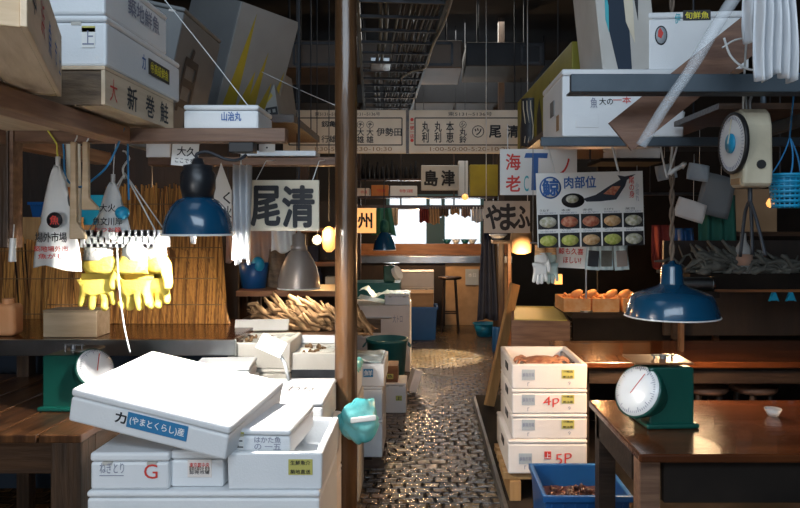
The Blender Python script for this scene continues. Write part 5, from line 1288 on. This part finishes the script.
# diagonal brace
obj('side_rail', beam(B(), (1.45,1.6,1.94),(1.45,3.0,1.90), .03,.05), 'steel_blue', SR)
t = thing('timber_brace', 'wide brown timber brace slanting up to the right behind the steel beam', 'timber', (0,0,0)); obj('board', beam(B(), at(620,137,2.46), at(780,10,2.40), .02, .13), 'wood_red', t)
D=(.54,.50,.30); zsh=Z(137,3.0)+.001
t = foam_box('large white foam box with small red and black marks on the right steel shelf', (X(562,3.0)+.27, 3.25, zsh), 0, *D, lid_h=.03, notch=False)
write(t,'F',-.24,.50,.03,.045,D,'魚','grey_ink',.02); write(t,'F',-.14,.52,.06,.03,D,'大の','ink',.03); write(t,'F',-.01,.54,.08,.03,D,'一本','red_ink',.02)
gb=B(); box(gb,(-D[0]/2-.0005,-.02,.16),(.004,.09,.07)); obj('hand_hole', gb,'grey_box',t); o=sticker(t,'L',.30,.25,.07,.07,D,'kraft'); o.rotation_euler.x=PI/2; o.scale=(.8,1,1)
hb=box(B(),(-.16,-D[1]/2-.0005,.07),(.10,.003,.06)); obj('embossed_mark', hb,'foam',t,bevel=.001)
t = foam_box('shallow white foam box hanging low behind the white cords', (X(636,3.66), 3.75, Z(159,3.66)), 0, .25,.24,.08, m='foam_pink', notch=False)
tag(obj('small_shelf', boxr(B(), X(598,3.66),X(662,3.66),3.60,3.9,Z(159,3.66)-.02,Z(159,3.66)-.001), 'dark_panel'), 'thin dark board under the shallow foam box', 'shelf')
q=bpy.data.objects['small_shelf']; rr=B()
for px in (600,660): cyl(rr,(X(px,3.66),3.88,Z(159,3.66)-.01),(X(px,3.66),3.88,4.0),.005)
obj('hanger_rod', rr,'iron',q)
# yellow box
t = thing('carton', 'long yellow green carton with dark swirls behind the right foam box', 'box', (.81, 3.75, 2.10), (0,0,R(1.5)))
obj('carton_body', boxr(B(), 0,.50,0,1.85,0,.42), 'yellow_box', t, bevel=.006)
sw=B()
for y0,z0 in ((-.20,.06),(-.55,.10),(-.9,.05),(-1.25,.10),(-1.6,.06)):
    prism(sw, [(y0-.10,z0-.04),(y0+.08,z0-.02),(y0+.04,z0+.11),(y0-.02,z0+.22),(y0-.10,z0+.12)], -.0025,-.001)
o=obj('dark_swirl', sw, 'iron', t); o.rotation_euler=(0,0,-PI/2)
fb=B(); prism(fb, [(.03,.10),(.30,.08),(.30,.28),(.18,.32),(.06,.26)], -.0025,-.001); obj('dark_patch', fb, 'iron', t)
# support under yellow box
tag(obj('support_board', boxr(B(), .74,1.6,3.72,5.7,2.06,2.098), 'wood_dark'), 'dark timber board carrying the yellow green carton', 'shelf')
q=bpy.data.objects['support_board.001'] if 'support_board.001' in bpy.data.objects else bpy.data.objects['support_board']; rr=B()
for x,y in ((1.5,3.8),(1.5,5.6)): cyl(rr,(x,y,2.08),(x,y,4.0),.006)
obj('hanger_rod', rr,'iron',q)
t = thing('striped_bag', 'dark and white striped bag hanging at the right end of the long sign', 'bag', (X(531,4.9), 4.9, Z(146,4.9))); obj('bag_body', sheet(sheet(B(), lambda u,v: ((u-.5)*.14,-.04*(1-(2*u-1)**2),v*.34), 10,10), lambda u,v: ((u-.5)*.14,.04*(1-(2*u-1)**2),v*.34), 10,10), 'iron', t)
sb=B()
for q_ in range(5): tube(sb, [(-.05+.025*q_+.01*math.sin(j), -.045+.012*abs(q_-2), .02+.06*j) for j in range(6)], .004,4)
obj('stripe', sb,'paper_old',t)
# big posters/boxes above beam, right
def tallbox(label, x0, x1, y0, y1, z0, z1, m, rz=0, ry=0):
    t = thing('carton', label, 'box', ((x0+x1)/2,(y0+y1)/2,z0),(0,ry,rz)); obj('carton_body', boxr(B(), -(x1-x0)/2,(x1-x0)/2,-(y1-y0)/2,(y1-y0)/2,0,z1-z0), m, t, bevel=.005); return t
z0=Z(75,2.3)+.002
zq = z0
tag(obj('plank_shelf', boxr(B(), 1.08,1.75,2.50,2.95,1.93,1.952), 'wood_dark'), 'planks lying on the steel frame under the printed boxes', 'shelf')
t = tallbox('tall white carton printed with navy fish stripes over the right steel beam', X(600,3.1),X(655,3.1),3.05,3.45,zsh+.303,zsh+.96,'sign_grey',ry=R(-6))
W_=X(655,2.55)-X(606,2.55)
obj('navy_band', prism(B(), [(-.055,.0),(.005,.0),(.015,.25),(.0,.5),(-.075,.5),(-.08,.2)], -.2025,-.201), 'navy2', t)
for i in range(9): pass
obj('scale_stripes', prism(B(), [(.0,.22),(.03,.12),(.04,.3),(.03,.5),(.0,.5)], -.204,-.2026), 'paper_old', t); obj('teal_patch', prism(B(), [(-.09,.24),(-.08,.18),(-.07,.3),(-.08,.4)], -.204,-.2026), 'cyan_ink', t)
obj('black_spike', prism(B(), [(.055,.22),(.075,.42),(.085,.5),(.035,.5)], -.2035,-.201), 'ink', t)
D=(.44,.40,.26)
t = foam_box('white foam box with round badge and yellow label hanging over the right beam', (X(722,2.35), 3.20, zsh+.303), R(-4), *D, lid_h=.03, notch=False); t.location.x = X(653,2.98)+.235; t.location.y=3.23; t.location.z=zsh+.304
obj('badge_ring', lathe(B(), [(0,0),(.036,0),(.036,.001),(0,.001)], 28, mx((-.165,-.2008,.155),(PI/2,0,0),(.75,1.2,1))), 'ink', t)
obj('badge', lathe(B(), [(0,0),(.031,0),(.031,.001),(0,.001)], 28, mx((-.165,-.2022,.155),(PI/2,0,0),(.75,1.2,1))), 'paper_blue', t)
obj('badge_red', prism(B(), [(-.18,.15),(-.165,.14),(-.155,.165),(-.17,.19),(-.178,.175)], -.2046,-.2036), 'red_ink', t)
sticker(t,'F',-.02,.93,.12,.045,D,'black_label','旬鮮魚','yellow_ink'); write(t,'F',-.21,.88,.025,.045,D,'伊','cyan_ink',.02)
# clear tube and bags
t = thing('plastic_tube', 'long slanting translucent plastic sleeve hanging across the right shelf', 'tube', (0,0,0)); obj('sleeve', tube(B(), spline([at(742,-14,2.1), at(715,28,2.12), at(690,70,2.15), at(664,108,2.17), at(641,146,2.2)],6), [.020]*12+[.018]*13, 10), 'plastic_clear', t)
drape('white crumpled plastic bag hanging in the top right corner', 776, -12, 78, 2.0, .115, 'plastic_bag', name='plastic_bag', cat='bag', folds=5, amp=.022, wb=.12, up=4.0)
drape('second white plastic bag tucked beside the top right one', 757, -12, 40, 2.12, .08, 'plastic_bag', name='plastic_bag', cat='bag', folds=3, amp=.02, up=4.0)
cord('looping white string below the plastic sleeve', [at(724,38,2.2), at(730,55,2.2), at(741,66,2.2), at(752,70,2.2), at(757,66,2.2)], .004)
cord('white string down to the hanging scale', [at(750,0,2.2), at(747,30,2.25), at(744,80,2.35), at(743,112,2.45)], .004)
cord('white string tied across to the corner bag', [at(722,48,2.2), at(735,40,2.2), at(755,37,2.2)], .003)
for i,(a,b,c_,lab) in enumerate((((609,128,),(613,150),(618,170),'leftmost white cord above the menu board'),((656,115),(661,150),(667,178),'white cord hanging left of the lamp chain'),((672,110),(672,145),(670,172),'white cord hanging beside the lamp chain'),((684,112),(676,150),(668,175),'white cord slanting to the lamp chain'))):
    Yc = 3.2; cord(lab, [at(*a[:2],Yc), at(*b,Yc), at(*c_,Yc)], .005)
t = thing('cord_knot', 'white knotted end of the cords beside the lamp chain', 'knot', at(676,170,3.2)); obj('knot_body', tube(B(), spline([(-.03,0,-.02),(-.01,-.01,.0),(.02,0,.015),(.04,0,.03),(.03,.01,.01)],4), .011), 'cord_white', t)

# hanging white dial scale
Yh=2.45
t = thing('hanging_scale', 'cream hanging scale with a round dial and blue hub on the right', 'scale', (X(750,Yh), Yh, Z(188,Yh)), (0,0,R(-90)))
hh_=78*Yh/F
bm=B(); prism(bm, [(-.055,.015),(-.04,0),(.04,0),(.055,.015),(.06,.06),(.055,.22),(.04,.265),(.02,hh_),(-.02,hh_),(-.04,.265),(-.055,.22),(-.06,.06)], -.05,.055)
obj('casing', bm,'cream',t,bevel=.012,seg=3)
md=mx((0,-.052,.16),(PI/2,0,0)); obj('bezel', lathe(B(), [(0,0),(.108,0),(.112,.012),(.108,.018),(.10,.014)], 40, md), 'black', t)
o=obj('dial', lathe(B(), [(0,.016),(.104,.014)], 40, md), 'dial', t); 
rg=B()
for k in range(48): a=k*PI/24; beam(rg, md@Vector((.085*math.cos(a),.085*math.sin(a),.0175)), md@Vector((.098*math.cos(a),.098*math.sin(a),.0165)), .0016,.0016)
obj('dial_marks', rg,'grey_ink',o)
obj('hub', lathe(B(), [(.036,.0165),(.034,.024),(0,.026)], 24, md), 'plastic_sky', t); obj('needle', beam(B(), md@Vector((0,0,.028)), md@Vector((.02,.085,.024)), .004,.002),'cream',t)
obj('maker_plate', boxr(B(), -.035,.035,-.054,-.050,.012,.034),'kraft',t); obj('side_knob', cyl(B(), (.058,.01,.08),(.066,.01,.08),.016), 'black', t)
obj('top_hook', tube(B(), spline([(0,0,hh_-.01),(0,0,hh_+.03),(.01,0,hh_+.045),(0,0,hh_+.06)],4), .006), 'steel_dull', t)
ab=B(); 
obj('lower_hook', cyl(B(), (0,0,0),(0,0,-.05),.008), 'iron', t)
for e in ((-.085,-.25),(.02,-.24)): obj('pan_arm', tube(B(), spline([(0,0,-.045),(e[0]*.45,0,-.09),(e[0]*.9,0,e[1])],5), .007), 'iron', t)
obj('pan_arm', tube(B(), spline([(0,0,-.045),(.05,0,-.12),(.11,0,-.24)],5), .007), 'iron', t)
cord('wire from the hanging scale up to the steel beam', [at(747,112,2.45)+Vector((0,0,-.01)), at(746,100,2.42), at(746,92,2.33)], .004, 'cable_grey')
# blue basket
Yb=2.5
t = thing('hanging_basket', 'small sky blue slatted basket hanging at the right edge', 'basket', (X(787,Yb), Yb, Z(208,Yb)))
r_=.062; hB=.115; bb=lathe(B(), [(0,0),(r_*.8,0)], 24)
for k in range(7): lathe(bb, [(r_*(.82+.18*k/6)-.002,.003+k*.0175),(r_*(.82+.18*k/6)+.002,.003+k*.0175),(r_*(.82+.18*k/6)+.002,.013+k*.0175),(r_*(.82+.18*k/6)-.002,.013+k*.0175)], 24)
for k in range(20): a=k*PI/10; beam(bb, (r_*.81*math.cos(a),r_*.81*math.sin(a),0),(r_*math.cos(a),r_*math.sin(a),hB), .004,.003)
obj('basket_body', bb,'plastic_sky',t); obj('rim', lathe(B(), [(r_-.003,hB),(r_+.006,hB),(r_+.006,hB+.01),(r_-.003,hB+.01)],24),'plastic_sky',t)
sb=B()
for a in (0.3,2.4,4.4): tube(sb, arc((r_*math.cos(a),r_*math.sin(a),hB),(0.01,0,.26),.01,6,(1,0,0)), .003)
tube(sb, [(0.01,0,.26),(.0,-.06,.5),(.0,-.15,zb+.0-(Z(208,Yb)))], .003)
obj('suspension_cord', sb,'cord_blue',t)

cord('long thin wire slanting down from the roof to the blue printed foam box', [at(160,-6,2.7), at(205,50,2.72), at(256,116,2.75)], .0022)
cord('thin wire slanting from the yellow rayed carton to the timber pole', [at(262,72,4.2), at(300,90,4.0), at(337,106,3.1)], .0022)
# ================================================================== light, world, camera
def area(name, loc, rot, sx, sy, e, col):
    l = bpy.data.lights.new(name, 'AREA'); l.shape='RECTANGLE'; l.size=sx; l.size_y=sy; l.energy=e; l.color=col
    o = bpy.data.objects.new(name, l); C.objects.link(o); o.location=loc; o.rotation_euler=rot; return o
# daylight of the open hall front (behind the photographer), high and to the left
area('hall_front_daylight', (-.2,-.9,3.5), (R(66),0,R(-2)), 4.0, 1.2, 92, (.72,.86,1))
# fill light added over the far aisle, under the closed roof
area('overhead_fill', (X(440,8.0)+.2, 8.6, 3.95), (0,0,0), 1.2, 2.2, 55, (1,.95,.86))
area('overhead_fill', (-1.2, 1.6, 3.95), (0,0,0), 1.6, 1.2, 7, (.75,.86,1))  # weak cool fill added above the front left stall
# daylight through the back window
area('window_daylight', ((wx0+wx1)/2, YB+.4, (wz0+wz1)/2+.1), (R(-90),0,0), 1.9, 1.0, 45, (.9,.96,1))
wd = bpy.data.worlds.new('World'); bpy.context.scene.world = wd; wd.use_nodes = True
nt = wd.node_tree; bg = nt.nodes['Background']; bg.inputs['Color'].default_value=(.80,.90,1,1); bg.inputs['Strength'].default_value=2.0
l = bpy.data.lights.new('inner_lamp','POINT'); l.energy=10; l.color=(1,.58,.25); l.shadow_soft_size=.05; lo=bpy.data.objects.new('inner_lamp',l); C.objects.link(lo); lo.location=(X(325,5.6),5.45,Z(230,5.6))
l = bpy.data.lights.new('counter_lamp','POINT'); l.energy=7; l.color=(1,.6,.3); l.shadow_soft_size=.05; lo=bpy.data.objects.new('counter_lamp',l); C.objects.link(lo); lo.location=(X(145,4.5),4.55,Z(205,4.5))
l = bpy.data.lights.new('far_lamp','POINT'); l.energy=40; l.color=(1,.6,.3); l.shadow_soft_size=.05; lo=bpy.data.objects.new('far_lamp',l); C.objects.link(lo); lo.location=(X(420,9.6),9.6,Z(228,9.6))

cam = bpy.data.cameras.new('camera'); co = bpy.data.objects.new('camera', cam); C.objects.link(co)
co.location=(0,0,EYE); co.rotation_euler=(PI/2,0,0); cam.sensor_width=36; cam.lens=36*F/800
cam.shift_x=-(HX-400)/800; cam.shift_y=-(254-HY)/800; cam.clip_start=.05
sc = bpy.context.scene; sc.camera = co
sc.view_settings.view_transform='Standard'; sc.view_settings.look='None'; sc.view_settings.gamma=1; sc.view_settings.exposure=.12
try: sc.view_settings.use_curve_mapping=False
except Exception: pass
sc.cycles.use_denoising=True; sc.cycles.max_bounces=8; sc.cycles.transparent_max_bounces=12; sc.cycles.sample_clamp_indirect=6

# a thing of one piece is that piece itself
bpy.context.view_layer.update()
for t in [o for o in sc.objects if o.type=='EMPTY' and len(o.children)==1 and not o.children[0].children]:
    ch = t.children[0]; mw = ch.matrix_world.copy(); ch.parent=None; ch.matrix_world=mw
    for k_ in ('label','category','group'):
        if k_ in t: ch[k_]=t[k_]
    nm = t.name; bpy.data.objects.remove(t); ch.name=nm

l = bpy.data.lights.new('front_left_fill','POINT'); l.energy=36; l.color=(1,.97,.94); l.shadow_soft_size=.12; lo=bpy.data.objects.new('front_left_fill',l); C.objects.link(lo); lo.location=(-1.5,-.1,1.35)  # fill light added behind the camera to brighten the front left pile

l = bpy.data.lights.new('aisle_floor_spot','SPOT'); l.energy=3200; l.color=(1,.93,.74); l.spot_size=R(17); l.spot_blend=.35; l.shadow_soft_size=.03  # spot added to brighten a patch of the aisle floor
lo=bpy.data.objects.new('aisle_floor_spot',l); C.objects.link(lo); lo.location=(.25,7.9,3.9)
lo.rotation_euler=(Vector((.12,7.75,0))-lo.location).to_track_quat('-Z','Y').to_euler()
